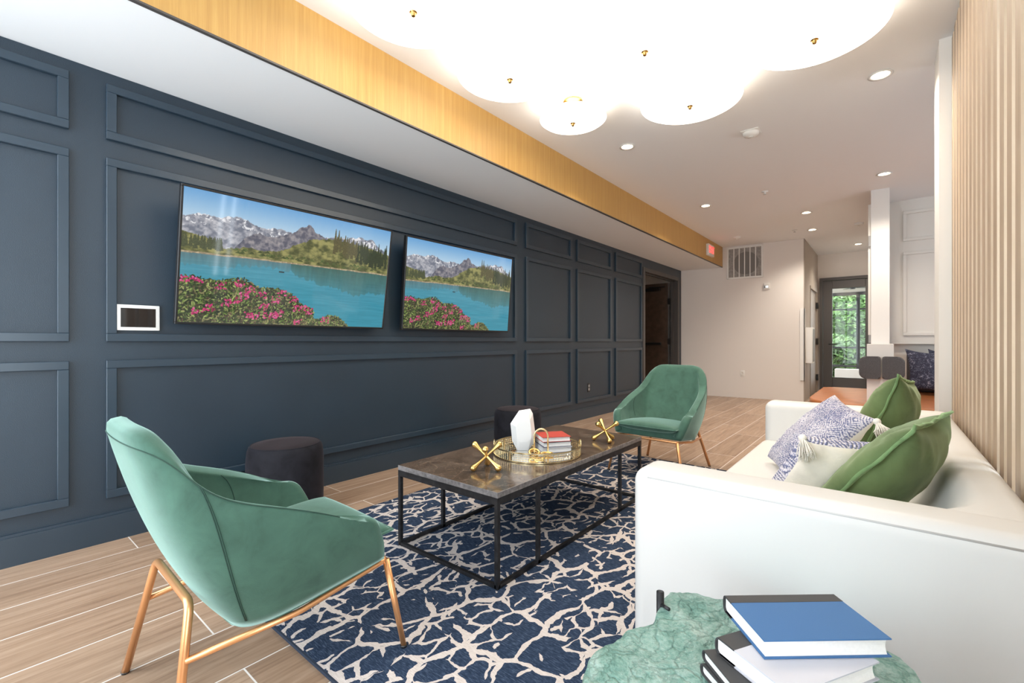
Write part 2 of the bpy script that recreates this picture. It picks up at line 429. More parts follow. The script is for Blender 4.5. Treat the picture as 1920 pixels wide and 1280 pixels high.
# right partition clad in slats
bm = new(); box(bm, .335, .45, YB - .12, -.62, 0, CZ); box(bm, .335, .45, -.62, .34, 0, .1); box(bm, .335, .45, -.62, .34, 2.6, CZ); box(bm, .335, .45, .34, 1.84, 0, CZ); box(bm, .335, .45, 2.18, 3.53, 0, CZ); box(bm, .335, .45, 1.84, 2.18, 0, .25); box(bm, .335, .45, 1.84, 2.18, 2.2, CZ); box(bm, .235, 3.1, 3.53, 3.83, 0, CZ)
wr = obj('wall_right', bm, 'white', kind=S)
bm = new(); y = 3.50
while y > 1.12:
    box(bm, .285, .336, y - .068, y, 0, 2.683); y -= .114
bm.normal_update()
for f in bm.faces: f.material_index = 1 if abs(f.normal.y) > .5 else 0  # slat sides take the daylit copy of the wood
obj('wood_slats', bm, ['slat', 'slat_lit_side'], wr)
# wall on the far right (booth area) with an added daylight window; wall behind the viewer with unseen windows
def wall_with_holes_x(name, x0, x1, y0, y1, holes, mat):
    bm = new(); ys = y0
    for (a, b, z0, z1) in holes:
        box(bm, x0, x1, ys, a, 0, CZ); box(bm, x0, x1, a, b, 0, z0); box(bm, x0, x1, a, b, z1, CZ); ys = b
    box(bm, x0, x1, ys, y1, 0, CZ); return obj(name, bm, mat, kind=S)
def wall_with_holes_y(name, y0, y1, x0, x1, holes, mat):
    bm = new(); xs = x0
    for (a, b, z0, z1) in holes:
        box(bm, xs, a, y0, y1, 0, CZ); box(bm, a, b, y0, y1, 0, z0); box(bm, a, b, y0, y1, z1, CZ); xs = b
    box(bm, xs, x1, y0, y1, 0, CZ); return obj(name, bm, mat, kind=S)
wall_with_holes_x('wall_booth', 3.0, 3.12, 3.8, 7.5, [(4.3, 5.6, .9, 2.3)], 'white')
wall_with_holes_y('wall_front', YB - .12, YB, -3.14, .36, [(-2.95, -1.7, .06, 2.66), (-1.62, -.80, .06, 2.66)], 'white')
wn = 0
def window(axis, p, a, b, z0, z1):  # unseen daylight windows, placed and sized for the light they bring
    global wn; wn += 1 if wn != 3 else 3
    bm = new(); t = .05
    segs = [(a, b, z0, z0 + t), (a, b, z1 - t, z1), (a, a + t, z0, z1), (b - t, b, z0, z1), ((a + b) / 2 - t / 2, (a + b) / 2 + t / 2, z0, z1), (a, b, 2.02, 2.06)]
    for s0, s1, u0, u1 in segs:
        if axis == 'y': box(bm, s0, s1, p - .03, p + .03, u0, u1)
        else: box(bm, p - .03, p + .03, s0, s1, u0, u1)
    w = obj('window_%d' % wn, bm, 'dgrey', kind=S)
    bm = new()
    if axis == 'y': box(bm, a, b, p - .004, p + .004, z0, z1)
    else: box(bm, p - .004, p + .004, a, b, z0, z1)
    obj('pane', bm, 'glass', w)
    L = bpy.data.lights.new('window_portal', 'AREA'); L.shape = 'RECTANGLE'; L.size = b - a; L.size_y = z1 - z0
    L.cycles.is_portal = True
    lo = bpy.data.objects.new('window_portal', L); COL.objects.link(lo)
    if axis == 'y': lo.location = ((a + b) / 2, p - .05, (z0 + z1) / 2); lo.rotation_euler = (PI / 2, 0, 0) if p > 5 else (PI / 2, 0, PI)
    else: lo.location = (p + .07, (a + b) / 2, (z0 + z1) / 2); lo.rotation_euler = (PI / 2, 0, PI / 2)
    if axis == 'y' and p < 5: lo.rotation_euler = (-PI / 2, 0, PI) 
window('y', YB - .06, -2.95, -1.7, .06, 2.66); window('y', YB - .06, -1.62, -.80, .06, 2.66)
window('x', 3.06, 4.3, 5.6, .9, 2.3); window('x', .41, 1.84, 2.18, .25, 2.2); wn = 4; window('x', .41, -.62, .34, .1, 2.6)  # side and booth windows added for daylight; slat one inferred from screen streaks

# room beyond the left doorway
bm = new(); box(bm, -4.62, -4.5, 5.6, 8.7, 0, 2.62); box(bm, -4.6, WX - .12, 5.5, 5.6, 0, 2.62)
obj('wall_storeroom', bm, 'taupe', kind=S)
bx('ceiling_storeroom', -4.6, WX - .12, 5.5, 8.75, 2.42, 2.5, 'beige', kind=S)
# doorway on the left wall: frame, leaf standing open, hinges, closer, push bar
d1 = bpy.data.objects.new('door_1', None); COL.objects.link(d1); d1['kind'] = S
bm = new()
box(bm, WX - .13, WX + .02, 6.985, 7.06, 0, 2.20, .004, 1); box(bm, WX - .13, WX + .02, 8.555, 8.63, 0, 2.20, .004, 1); box(bm, WX - .13, WX + .02, 7.06, 8.555, 2.135, 2.20, .004, 1)
box(bm, WX - .10, WX - .06, 8.535, 8.556, 0, 2.135); box(bm, WX - .10, WX - .06, 7.06, 8.555, 2.12, 2.136)
obj('door_frame', bm, 'dgrey', d1)
lf = bx('door_leaf', -4.02, -3.16, 8.475, 8.52, .01, 2.10, 'doorwood', d1)
bx('leaf_edge', -3.16, -3.148, 8.474, 8.521, .01, 2.10, 'steel', lf)
for z in (.28, 1.0, 1.75): bx('hinge', -3.165, -3.12, 8.462, 8.478, z - .055, z + .055, 'black', d1)
bm = new(); box(bm, -3.62, -3.3, 8.42, 8.476, 1.96, 2.02, .008, 2); box(bm, -3.5, -3.2, 8.40, 8.43, 2.02, 2.035); obj('door_closer', bm, 'black', d1)
bm = new(); box(bm, -3.95, -3.28, 8.42, 8.476, .93, .98, .008, 2); obj('push_bar', bm, 'black', d1)
# passage door
d3 = bpy.data.objects.new('door_3', None); COL.objects.link(d3); d3['kind'] = S
bm = new(); box(bm, -1.08, -1.03, 9.655, 9.70, 0, 2.0); box(bm, -1.08, -1.03, 10.70, 10.745, 0, 2.0); box(bm, -1.08, -1.03, 9.70, 10.70, 1.955, 2.0); obj('door_frame', bm, 'beigedoor', d3)
bx('door_leaf', -1.1, -1.06, 9.70, 10.70, .01, 1.955, 'beigedoor', d3)
bm = new(); tube(bm, fillet([(-1.06, 9.78, .93), (-1.01, 9.78, .93), (-1.01, 9.9, .93)], .02), .011); obj('door_handle', bm, 'black', d3, True)
for z in (.3, 1.0, 1.7): bx('hinge', -1.05, -1.015, 10.66, 10.72, z - .06, z + .06, 'black', d3)
# glass entry door at the end of the passage
d2 = bpy.data.objects.new('door_2', None); COL.objects.link(d2); d2['kind'] = S
bm = new(); box(bm, -1.005, -.955, 10.80, 10.98, 0, 2.245); box(bm, -.11, -.06, 10.80, 10.98, 0, 2.245); box(bm, -.955, -.11, 10.80, 10.98, 2.19, 2.245); obj('door_frame', bm, 'dgrey', d2)
bm = new()
box(bm, -.95, -.80, 10.82, 10.88, .01, 2.185, .004, 1); box(bm, -.29, -.115, 10.82, 10.88, .01, 2.185, .004, 1); box(bm, -.80, -.29, 10.82, 10.88, 2.03, 2.185, .004, 1); box(bm, -.80, -.29, 10.82, 10.88, .01, .305, .004, 1)
lf2 = obj('door_leaf', bm, 'dgrey', d2)
bx('glass_pane', -.80, -.29, 10.846, 10.854, .305, 2.03, 'glass', lf2)
bm = new(); tube(bm, fillet([(-.85, 10.82, .95), (-.85, 10.77, .95), (-.72, 10.77, .95)], .02), .011); obj('door_handle', bm, 'black', d2, True)
# glazed vestibule beyond
bx('floor_vestibule', -3, 3, 11.0, 15.4, -.12, 0, 'soil', kind=S)
bx('ceiling_vestibule', -3, 3, 11.0, 15.2, 2.3, 2.4, 'taupe', kind=S)
bm = new()
for x in (-2.2, -.55, 1.1): box(bm, x - .04, x + .04, 14.95, 15.03, 0, 2.3)
for z in (.35, .84, 1.85): box(bm, -3, 3, 14.96, 15.02, z - .022, z + .022)
box(bm, -3, 3, 14.95, 15.03, 2.22, 2.3)
w4 = obj('window_4', bm, 'black', kind=S)
bx('pane', -3, 3, 14.985, 14.993, 0, 2.22, 'glass', w4)
tag(bx('planter_bench', -1.0, 1.2, 14.2, 14.55, 0, .30, 'taupe', bev=.01), 'low white bench seen through the glass entry door', 'bench')
bx('ground_outside', -14, 14, 15.2, 34, -.25, -.05, 'lawn', kind=S)
cf = thing('ceiling_fan', 'small dark ceiling fan light beyond the glass door', 'fan', (-.58, 13.0, 2.3))
bm = new(); lathe(bm, [(0, -.10), (.05, -.10), (.06, -.06), (.03, -.04), (.02, 0), (0, 0)], 20); obj('hub', bm, 'blackmetal', cf, True)
for i in range(4):
    bm = new(); a = i * PI / 2 + .5; c, s_ = math.cos(a), math.sin(a)
    vs = box(bm, .05, .32, -.04, .04, -.075, -.068); bmesh.ops.rotate(bm, verts=bm.verts[:], cent=(0, 0, 0), matrix=Matrix.Rotation(a, 3, 'Z')); obj('blade', bm, 'blackmetal', cf)

# ------------------------------------------------------------------ ceiling fixtures
def dish(r):
    bm = new(); lathe(bm, [(0, .004), (r * .35, .005), (r * .7, .010), (r * .92, .020), (r, .034), (r * .985, .040), (r * .9, .038), (r * .5, .036), (0, .036)], 64); return bm
def make_lamp(r):
    t = thing('flush_lamp', 'l', 'ceiling lamp', (0, 0, 2.548))
    s = obj('glass_dish', dish(r), 'lamp', t, True)
    bm = new(); lathe(bm, [(0, -.016), (.007, -.016), (.010, -.013), (.011, -.005), (.0125, -.003), (.0125, .001), (.0185, .002), (.0185, .008), (0, .008)], 28); obj('finial', bm, 'bronze', t, True)
    bm = new(); lathe(bm, [(0, CZ - 2.548), (.07, CZ - 2.548), (.07, CZ - 2.548 - .012), (.012, CZ - 2.548 - .02), (.012, .03), (0, .03)], 32); obj('stem_canopy', bm, 'gold', t, True)
    return t
lb = make_lamp(.315); ls = make_lamp(.235)
G = 'round opal ceiling lamps in the cluster'
lamps = [(lb, -1.722, 1.365, 'large round opal ceiling lamp closest to the oak fascia at the top edge'),
 (lb, -1.722, 2.08, 'large opal ceiling lamp next to the oak fascia, behind the small lamp'),
 (lb, -.998, 2.34, 'large opal ceiling lamp in the middle row, between four others'),
 (lb, -.997, 3.069, 'large opal ceiling lamp beside the small one, farthest from the window side'),
 (ls, -1.72, 2.781, 'smallest opal ceiling lamp with its brass canopy showing, nearest the oak fascia'),
 (lb, -.282, 2.80, 'large opal ceiling lamp nearest the wood slat wall'),
 (lb, -.998, 1.60, 'opal ceiling lamp in the middle row, cut off by the top of the photo')]
used = set()
for src, x, y, lab in lamps:
    if id(src) not in used:
        used.add(id(src)); o = src; o.location = (x, y, 2.548)
    else: o = dup(src, (x, y, 2.548))
    o['label'] = lab; o['group'] = G
def make_down():
    t = thing('downlight', 'l', 'downlight', (0, 0, CZ))
    bm = new(); lathe(bm, [(.047, .0), (.062, -.004), (.066, -.008), (.05, -.009), (.047, -.004)], 36)
    bm.faces.new([v for v in bm.verts[:36]]) if False else None
    obj('trim_ring', bm, 'plastic', t, True)
    bm = new(); lathe(bm, [(0, -.003), (.048, -.003), (.048, .0), (0, 0)], 36); obj('lens', bm, 'downlight', t, True)
    L = bpy.data.lights.new('downlight_beam', 'SPOT'); L.energy = 54; L.color = (1, .89, .76); L.spot_size = 2.3; L.spot_blend = .8; L.shadow_soft_size = .04
    lo = bpy.data.objects.new('downlight_beam', L); COL.objects.link(lo); lo.location = (0, 0, -.02); lo.parent = t
    return t
dl0 = make_down()
downs = [(-.024, 3.748, 'recessed downlight nearest the viewer, beside the lamp at the slat wall'),
 (-1.748, 3.722, 'recessed downlight just past the smallest opal lamp'),
 (-.008, 5.985, 'recessed downlight in front of the white hanging post'),
 (-1.747, 5.968, 'recessed downlight midway along the oak fascia'),
 (-.809, 7.136, 'recessed downlight in mid ceiling, nearer one of the close pair'),
 (-.863, 8.28, 'recessed downlight in front of the passage opening, farther one of the close pair'),
 (-.368, 10.011, 'recessed downlight inside the passage before the glass door')]
for i, (x, y, lab) in enumerate(downs):
    o = dl0 if i == 0 else dup(dl0, (x, y, CZ)); o.location = (x, y, CZ); o['label'] = lab; o['group'] = 'recessed downlights'
def make_smoke(name, label, r, x, y, plate=False):
    t = thing(name, label, 'smoke detector', (x, y, CZ))
    if plate: bx('mounting_plate', -.065, .065, -.065, .065, -.008, 0, 'plastic', t, .003, 1)
    bm = new(); b = -.008 if plate else 0
    lathe(bm, [(0, b), (r, b), (r, b - .012), (r * .85, b - .026), (r * .5, b - .032), (0, b - .034)], 32); obj('housing', bm, 'plastic', t, True, auto=50)
    bm = new(); lathe(bm, [(r * .25, b - .032), (r * .35, b - .037), (r * .25, b - .040), (0, b - .040)], 20); obj('sensor_cap', bm, 'trimwhite', t, True)
make_smoke('ceiling_speaker_strobe', 'white round ceiling strobe on a square plate by the large lamps', .06, -.848, 4.107, True)
make_smoke('smoke_detector', 'white dome smoke detector on the ceiling above the wall vent', .055, -1.875, 8.091)
make_smoke('smoke_detector', 'flat white smoke detector on the ceiling beside the hanging post', .055, -.292, 8.262)
def make_sprinkler(x, y, label):
    t = thing('fire_sprinkler', label, 'sprinkler', (x, y, CZ), group='ceiling sprinklers')
    bm = new(); lathe(bm, [(0, 0), (.036, 0), (.036, -.006), (.012, -.010), (.010, -.03), (0, -.03)], 24); obj('escutcheon', bm, 'plastic', t, True)
    bm = new(); lathe(bm, [(0, -.028), (.018, -.032), (.018, -.035), (0, -.035)], 16); obj('deflector', bm, 'steel', t, True)
make_sprinkler(-1.063, 5.844, 'small ceiling sprinkler between the mid-room downlights'); make_sprinkler(-1.075, 8.148, 'small ceiling sprinkler left of the passage, beside a downlight')

# ------------------------------------------------------------------ wall fittings
def by(x): return 8.66 + (x + 4.6) * (8.93 - 8.66) / 3.56      # face of the back wall at x
ang = math.atan2(.27, 3.56)
v = thing('return_air_grille', 'white return air grille high on the back wall', 'vent', (-1.93, by(-1.93), 0), ang)
bm = new(); w = .29; z0, z1 = 2.12, 2.69
for a in ((-w, w, z0, z0 + .03), (-w, w, z1 - .03, z1), (-w, -w + .03, z0, z1), (w - .03, w, z0, z1)): box(bm, a[0], a[1], -.016, 0, a[2], a[3], .003, 1)
obj('frame', bm, 'plastic', v)
bm = new()
for i in range(1, 6):
    x = -w + .03 + i * (2 * w - .06) / 6; box(bm, x - .007, x + .007, -.014, -.002, z0 + .03, z1 - .03)
obj('bars', bm, 'plastic', v)
bx('filter', -w + .03, w - .03, -.004, 0, z0 + .03, z1 - .03, plain('grey_filter', (.33, .32, .31, 1), .9, nvar=.2, nscale=30), v)
bm = new(); lathe(bm, [(0, 0), (.2, 0), (.2, .003), (0, .003)], 40); bmesh.ops.rotate(bm, verts=bm.verts[:], matrix=Matrix.Rotation(PI / 2, 3, 'X')); bmesh.ops.translate(bm, verts=bm.verts[:], vec=(.02, -.004, 2.39))
obj('duct', bm, plain('grey_duct', (.20, .195, .19, 1), .7), v)
s = thing('fire_alarm_strobe', 'small white fire alarm strobe on the back wall below the vent', 'alarm', (-1.586, by(-1.586), 1.956), ang)
bx('housing', -.05, .05, -.03, 0, -.055, .055, 'plastic', s, .012, 3); bx('lens', -.02, .03, -.036, -.028, -.035, .01, 'steel', s, .004, 1)
bm = new(); box(bm, -.035, -.026, -.033, -.029, -.03, .012); box(bm, -.03, -.015, -.033, -.029, -.03, -.022); obj('marking', bm, 'black', s)
def outlet(name, label, loc, rz, mat, mat2):
    t = thing(name, label, 'outlet', loc, rz)
    bx('cover_plate', -.035, .035, -.006, 0, -.057, .057, mat, t, .003, 2)
    for z in (.022, -.022):
        bx('socket', -.016, .016, -.009, -.005, z - .016, z + .016, mat2, t, .004, 2)
outlet('wall_outlet', 'white power outlet low on the back wall', (-1.964, by(-1.964), .431), ang, 'plastic', 'trimwhite')
outlet('wall_outlet', 'dark power outlet low on the navy panelled wall', (WX, 5.27, .395), PI / 2, 'black', 'greyplast')
e = thing('exit_sign', 'lit exit sign with red letters on the oak fascia', 'exit sign', (-2.288, 7.99, 2.52))
bx('housing', 0, .045, -.155, .155, -.095, .095, 'plastic', e, .006, 2)
cu = bpy.data.curves.new('exit_text', 'FONT'); cu.body = 'EXIT'; cu.size = .17; cu.align_x = 'CENTER'; cu.align_y = 'CENTER'; cu.extrude = .0015
to = bpy.data.objects.new('lettering', cu); COL.objects.link(to); bpy.context.view_layer.update()
me = bpy.data.meshes.new_from_object(to); bpy.data.objects.remove(to)
lt = bpy.data.objects.new('lettering', me); COL.objects.link(lt); me.materials.append(M['red']); lt.parent = e; lt.location = (.0475, 0, 0); lt.rotation_euler = (PI / 2, 0, PI / 2); lt.scale = (.82, 1, 1)
tp = thing('wall_tablet', 'white framed control tablet on the navy wall left of the big screen', 'tablet', (WX, .598, 1.123))
bm = new(); x1 = .018
box(bm, 0, x1, -.09, .09, -.066, .066, .004, 2); obj('case', bm, 'plastic', tp, True, auto=40)
bx('screen', x1 - .001, x1 + .001, -.072, .072, -.049, .049, 'tabscreen', tp)
cb_ = thing('wall_cabinet', 'white wall-mounted cabinet on the passage wall by the corner', 'cabinet', (-1.04, 9.2, 0))
bx('housing', 0, .10, -.14, .14, .635, 1.235, 'plastic', cb_, .004, 1)
bx('front_panel', .10, .104, -.12, .12, .66, 1.21, 'greyplast', cb_)
bm = new(); box(bm, -1.10, -1.034, 8.906, 8.918, .35, 1.55); box(bm, -1.046, -1.034, 8.906, 8.97, .35, 1.55); obj('trim_60', bm, 'plastic', kind=S)  # steel corner guard in white: its bright reflection is put into the colour

# ------------------------------------------------------------------ televisions
def tv_pixels(W=640, H=360):
    rs = np.random.RandomState(5)
    def noise1(n, octs, seed):
        r = np.random.RandomState(seed); x = np.linspace(0, 1, n); o = np.zeros(n)
        for k, (f, a) in enumerate(octs):
            p = r.rand(f + 2); o += a * (np.interp(x * f, np.arange(f + 2), p) - .5)
        return o
    def noise2(fx, fy, seed):
        r = np.random.RandomState(seed); g = r.rand(fy + 2, fx + 2)
        X = np.linspace(0, fx, W, endpoint=False); Y = np.linspace(0, fy, H, endpoint=False)
        xi = X.astype(int); yi = Y.astype(int); xf = X - xi; yf = (Y - yi)[:, None]
        xf = xf * xf * (3 - 2 * xf); yf = yf * yf * (3 - 2 * yf)
        a = g[yi][:, xi] * (1 - xf) + g[yi][:, xi + 1] * xf; b = g[yi + 1][:, xi] * (1 - xf) + g[yi + 1][:, xi + 1] * xf
        return a * (1 - yf) + b * yf
    def fb(fx, fy, seed, n=4):
        o = np.zeros((H, W)); a = 1; t = 0
        for k in range(n): o += a * noise2(fx * 2 ** k, fy * 2 ** k, seed + k); t += a; a *= .6
        return o / t
    u = (np.arange(W) + .5) / W; v = ((np.arange(H) + .5) / H)[:, None]; U = u[None, :] + 0 * v; V = v + 0 * U
    c3 = lambda r, g, b: np.array([r, g, b], float) / 255
    img = np.zeros((H, W, 3)); t = np.clip(V / .24, 0, 1)[..., None]
    img[:] = c3(104, 166, 220) * (1 - t) + c3(200, 224, 240) * t
    def line(pts, octs, seed): return np.interp(u, [p[0] for p in pts], [p[1] for p in pts]) + noise1(W, octs, seed)
    rough = [(40, .012), (90, .012), (200, .008)]
    shore = np.interp(u, [0, .28, .47, 1], [.474, .466, .461, .455]) + noise1(W, [(30, .006)], 3)
    def paint(ln, lo, hi, tex, bottom=None):
        m = (V > ln[None, :]) & (V < (shore[None, :] if bottom is None else bottom))
        tt = np.clip(tex, 0, 1)[..., None]; img[m] = (lo * (1 - tt) + hi * tt)[m]; return m
    ridge = [(0, .211), (.052, .183), (.09, .181), (.144, .188), (.166, .162), (.213, .149), (.253, .172), (.294, .195), (.33, .2), (.383, .179), (.433, .192), (.55, .25), (.614, .18), (.692, .167), (.788, .132), (.816, .112), (.855, .14), (.884, .125), (.952, .212), (1, .24)]
    tx = 1 - np.abs(fb(22, 16, 11, 5) - .5) * 5; tx = np.clip(tx * .75 + (fb(60, 40, 14, 2) - .5) * 1.2, 0, 1)
    m = paint(line(ridge, rough, 1), c3(112, 118, 134), c3(196, 196, 202), tx)
    sn = (fb(60, 36, 30) > .62) & m & (V < line(ridge, [(3, 0)], 1)[None, :] + .07); img[sn] = c3(236, 236, 240)
    mid = [(0, .6), (.18, .6), (.2, .387), (.247, .29), (.295, .246), (.34, .27), (.418, .217), (.462, .182), (.483, .14), (.505, .125), (.523, .105), (.535, .112), (.549, .133), (.562, .16), (.608, .188), (.7, .3), (.72, .6), (1, .6)]
    tx2 = np.clip((1 - np.abs(fb(24, 14, 21, 5) - .5) * 5) * .7 + (fb(70, 40, 24, 2) - .5) * 1.1, 0, 1)
    paint(line(mid, rough, 2), c3(86, 88, 104), c3(164, 158, 160), tx2)
    hill = [(0, .312), (.043, .328), (.082, .342), (.117, .366), (.155, .409), (.201, .392), (.25, .378), (.301, .388), (.407, .359), (.461, .299), (.529, .233), (.64, .188), (.742, .191), (.851, .204), (1, .25)]
    hl = line(hill, [(60, .014), (140, .012)], 4)
    tx3 = np.clip((fb(34, 30, 41) - .5) * 2.6 + .5, 0, 1)
    paint(hl, c3(72, 78, 44), c3(156, 152, 92), tx3)
    def tree(x, top, bot, w, col):
        for yy in range(int(top * H), int(bot * H)):
            if not 0 <= yy < H: continue
            f = (yy - top * H) / max(1, (bot - top) * H); hw = w * (.12 + f) * (.75 + .5 * rs.rand())
            a = int((x - hw) * W); b = int((x + hw) * W) + 1; a = max(0, a); b = min(W, b)
            if b > a: img[yy, a:b] = col * (.75 + .5 * rs.rand(b - a))[:, None]
    for i in range(110):
        x = .66 + .33 * rs.rand(); b = np.interp(x, [.68, .8, .9, 1], [.33, .39, .41, .40]) - .12 * rs.rand()
        tree(x, b - .07 - .08 * rs.rand(), b, .0075, c3(44, 56, 36) if x > .80 else c3(86, 82, 52))
    for i in range(26):
        x = .005 + .15 * rs.rand(); tree(x, .33 + .02 * rs.rand(), .40 + .04 * rs.rand(), .008, c3(70, 78, 52))
    for i in range(60):
        x = .2 + .75 * rs.rand(); y = .40 + .045 * rs.rand(); tree(x, y - .02, y, .012, c3(70, 84, 44) * (.8 + .5 * rs.rand()))
    m = (V > shore[None, :] - .012) & (V < shore[None, :]); img[m] = (c3(178, 160, 128) * (.7 + .5 * fb(120, 60, 52, 2))[..., None])[m]
    water = V >= shore[None, :]; land = img.copy()
    d = np.clip((V - shore[None, :]) / (1 - shore[None, :]), 0, 1)[..., None]
    wcol = c3(74, 150, 172) * (1 - d) + c3(44, 142, 166) * d; wcol = wcol + (fb(10, 90, 61, 3)[..., None] - .5) * .10
    rl = np.interp(u, [0, .06, .15, .3, .42, .5, .6, .7, .8, .9, 1], [.09, .10, .09, .05, .05, .10, .15, .18, .23, .21, .20]) + noise1(W, [(60, .03), (120, .03)], 9)
    ref = np.clip(1 - (V - shore[None, :]) / np.maximum(rl[None, :], .01), 0, 1); ref = np.where(ref > 0, .35 + .5 * ref, 0)[..., None]
    rc = np.where(U[..., None] > .45, c3(58, 92, 80), c3(88, 118, 122)) * (.85 + .3 * fb(90, 12, 71, 3)[..., None])
    wcol = wcol * (1 - ref) + rc * ref; img[water] = wcol[water]
    m = (np.abs(U - .408) < .012) & (np.abs(V - .541) < .006); img[m] = c3(40, 48, 52)
    bush = [(0, .66), (.064, .647), (.091, .677), (.163, .664), (.238, .632), (.28, .663), (.322, .7), (.376, .696), (.421, .705), (.48, .753), (.519, .823), (.577, .86), (.585, .95), (.613, .956), (.663, .908), (.718, .921), (.771, .994), (.80, 1.05), (1, 1.1)]
    bl = line(bush, [(50, .03), (110, .03)], 8)
    m = V > bl[None, :]; img[m] = (c3(46, 56, 32) * (.6 + .8 * fb(60, 40, 81)[..., None]))[m]
    def blob(x, y, a, b, th, col):
        R = int(max(a, b)) + 2; cx, cy = int(x * W), int(y * H)
        y0, y1, x0, x1 = max(0, cy - R), min(H, cy + R + 1), max(0, cx - R), min(W, cx + R + 1)
        if y1 <= y0 or x1 <= x0: return
        yy, xx = np.mgrid[y0:y1, x0:x1]; dx, dy = xx - cx, yy - cy; c, s = math.cos(th), math.sin(th)
        mm = ((dx * c + dy * s) / a) ** 2 + ((-dx * s + dy * c) / b) ** 2 < 1; img[y0:y1, x0:x1][mm] = col
    for i in range(4200):
        x = rs.rand() * .8; b = np.interp(x, [p[0] for p in bush], [p[1] for p in bush])
        y = b - .01 + (1.03 - b) * rs.rand()
        if y > 1.02 or b > 1: continue
        k = rs.rand(); col = [c3(60, 78, 38), c3(98, 122, 54), c3(146, 160, 90), c3(40, 52, 30), c3(36, 44, 28), c3(128, 122, 80), c3(78, 60, 50)][rs.randint(7)] * (.75 + .45 * k)
        blob(x, y, 6.0 * (.45 + rs.rand() * .6), 1.9, rs.rand() * 3.14, np.clip(col, 0, 1))
    fl = [(.064, .664), (.155, .703), (.23, .671), (.276, .712), (.253, .768), (.182, .829), (.114, .878), (.07, .905), (.324, .754), (.419, .725), (.388, .785), (.478, .769), (.496, .846), (.564, .867), (.384, .918), (.278, .921), (.502, .973), (.645, .943), (.339, .851), (.22, .806), (.36, .93), (.41, .90), (.52, .84), (.30, .93), (.02, .67)]
    for x, y in fl:
        for j in range(15):
            col = [c3(196, 44, 112), c3(226, 96, 156), c3(150, 30, 80), c3(208, 62, 118)][rs.randint(4)]
            blob(x + (rs.rand() - .5) * .042, y + (rs.rand() - .5) * .055, 2.4 + 1.2 * rs.rand(), 1.8 + rs.rand(), rs.rand() * 3, col)
    return np.clip(img * .94 + .04, 0, 1)  # contrast cut and lifted: screen haze mixed into the picture colours
def tv_screen_mesh(w, h):
    W, H = 640, 360; img = tv_pixels(W, H)
    Y, Z = np.meshgrid(np.linspace(-w / 2, w / 2, W), np.linspace(h, 0, H))
    co_ = np.stack([np.zeros_like(Y), Y, Z], -1).reshape(-1, 3)
    i = np.arange(W * H).reshape(H, W)
    q = np.stack([i[1:, :-1], i[1:, 1:], i[:-1, 1:], i[:-1, :-1]], -1).reshape(-1, 4)
    me = bpy.data.meshes.new('screen'); me.vertices.add(W * H); me.vertices.foreach_set('co', co_.ravel())
    me.loops.add(q.size); me.loops.foreach_set('vertex_index', q.ravel().astype(np.int32)); me.polygons.add(len(q))
    me.polygons.foreach_set('loop_start', np.arange(0, q.size, 4, dtype=np.int32)); me.polygons.foreach_set('loop_total', np.full(len(q), 4, dtype=np.int32))
    me.update(calc_edges=True)
    at = me.color_attributes.new('picture', 'FLOAT_COLOR', 'POINT')
    l = np.where(img <= .04045, img / 12.92, ((img + .055) / 1.055) ** 2.4); c4 = np.ones((W * H, 4)); c4[:, :3] = l.reshape(-1, 3)
    at.data.foreach_set('color', c4.ravel().astype(np.float32))
    t = NT('screen_picture'); a = t.n('ShaderNodeAttribute', attribute_name='picture')
    t.l(a.outputs['Color'], t.b.inputs['Emission Color']); t.set(Emission_Strength=.60, Base_Color=(.01, .01, .01, 1), Roughness=.06, Specular_IOR_Level=.5)
    me.materials.append(t.m); return me
TVW, TVH = 1.303, .735
smesh = tv_screen_mesh(TVW - .024, TVH - .024)
def television(label, yc, xb, tilt):
    t = thing('wall_tv', label, 'television', (xb, yc, 1.094), group='wall mounted screens')
    t.rotation_euler = (0, tilt, 0)
    bm = new(); w = TVW / 2; b = .012; d = .03
    for a in ((-w, w, 0, b), (-w, w, TVH - b, TVH), (-w, -w + b, b, TVH - b), (w - b, w, b, TVH - b)): box(bm, -d, .004, a[0], a[1], a[2], a[3], .002, 1)
    obj('bezel', bm, 'black', t)
    bx('back_cover', -d - .025, -.004, -w + .05, w - .05, .03, TVH - .06, 'black', t, .008, 2)
    s = bpy.data.objects.new('screen', smesh); COL.objects.link(s); s.parent = t; s.location = (0, 0, .012)
    # bracket: world-vertical arm back to the wall
    bx('wall_bracket', -.088, -.05, -.18, .18, .12, .45, 'blackmetal', t)
television('big wall screen showing an alpine lake, next to the white tablet', .734 + TVW / 2, -2.93, .162)
television('wall screen with the lake picture, nearer the doorway', 2.208 + TVW / 2, -2.93, .082)

# ------------------------------------------------------------------ rug
bm = new(); box(bm, -2.39, .12, .70, 3.74, .0005, .011, .004, 2)
for f in bm.faces: f.material_index = 0
rug = tag(obj('area_rug', bm, ['rug'], smooth=True, auto=30), 'navy rug with a cream branching network under the coffee table', 'rug')
bm = new()
for a in ((-2.394, .124, .696, .702), (-2.394, .124, 3.738, 3.744)): box(bm, a[0], a[1], a[2], a[3], .0005, .0105)
for a in ((-2.394, -2.388), (.118, .124)): box(bm, a[0], a[1], .702, 3.738, .0005, .0105)
obj('binding', bm, 'rugedge', rug)
RZ = .0115

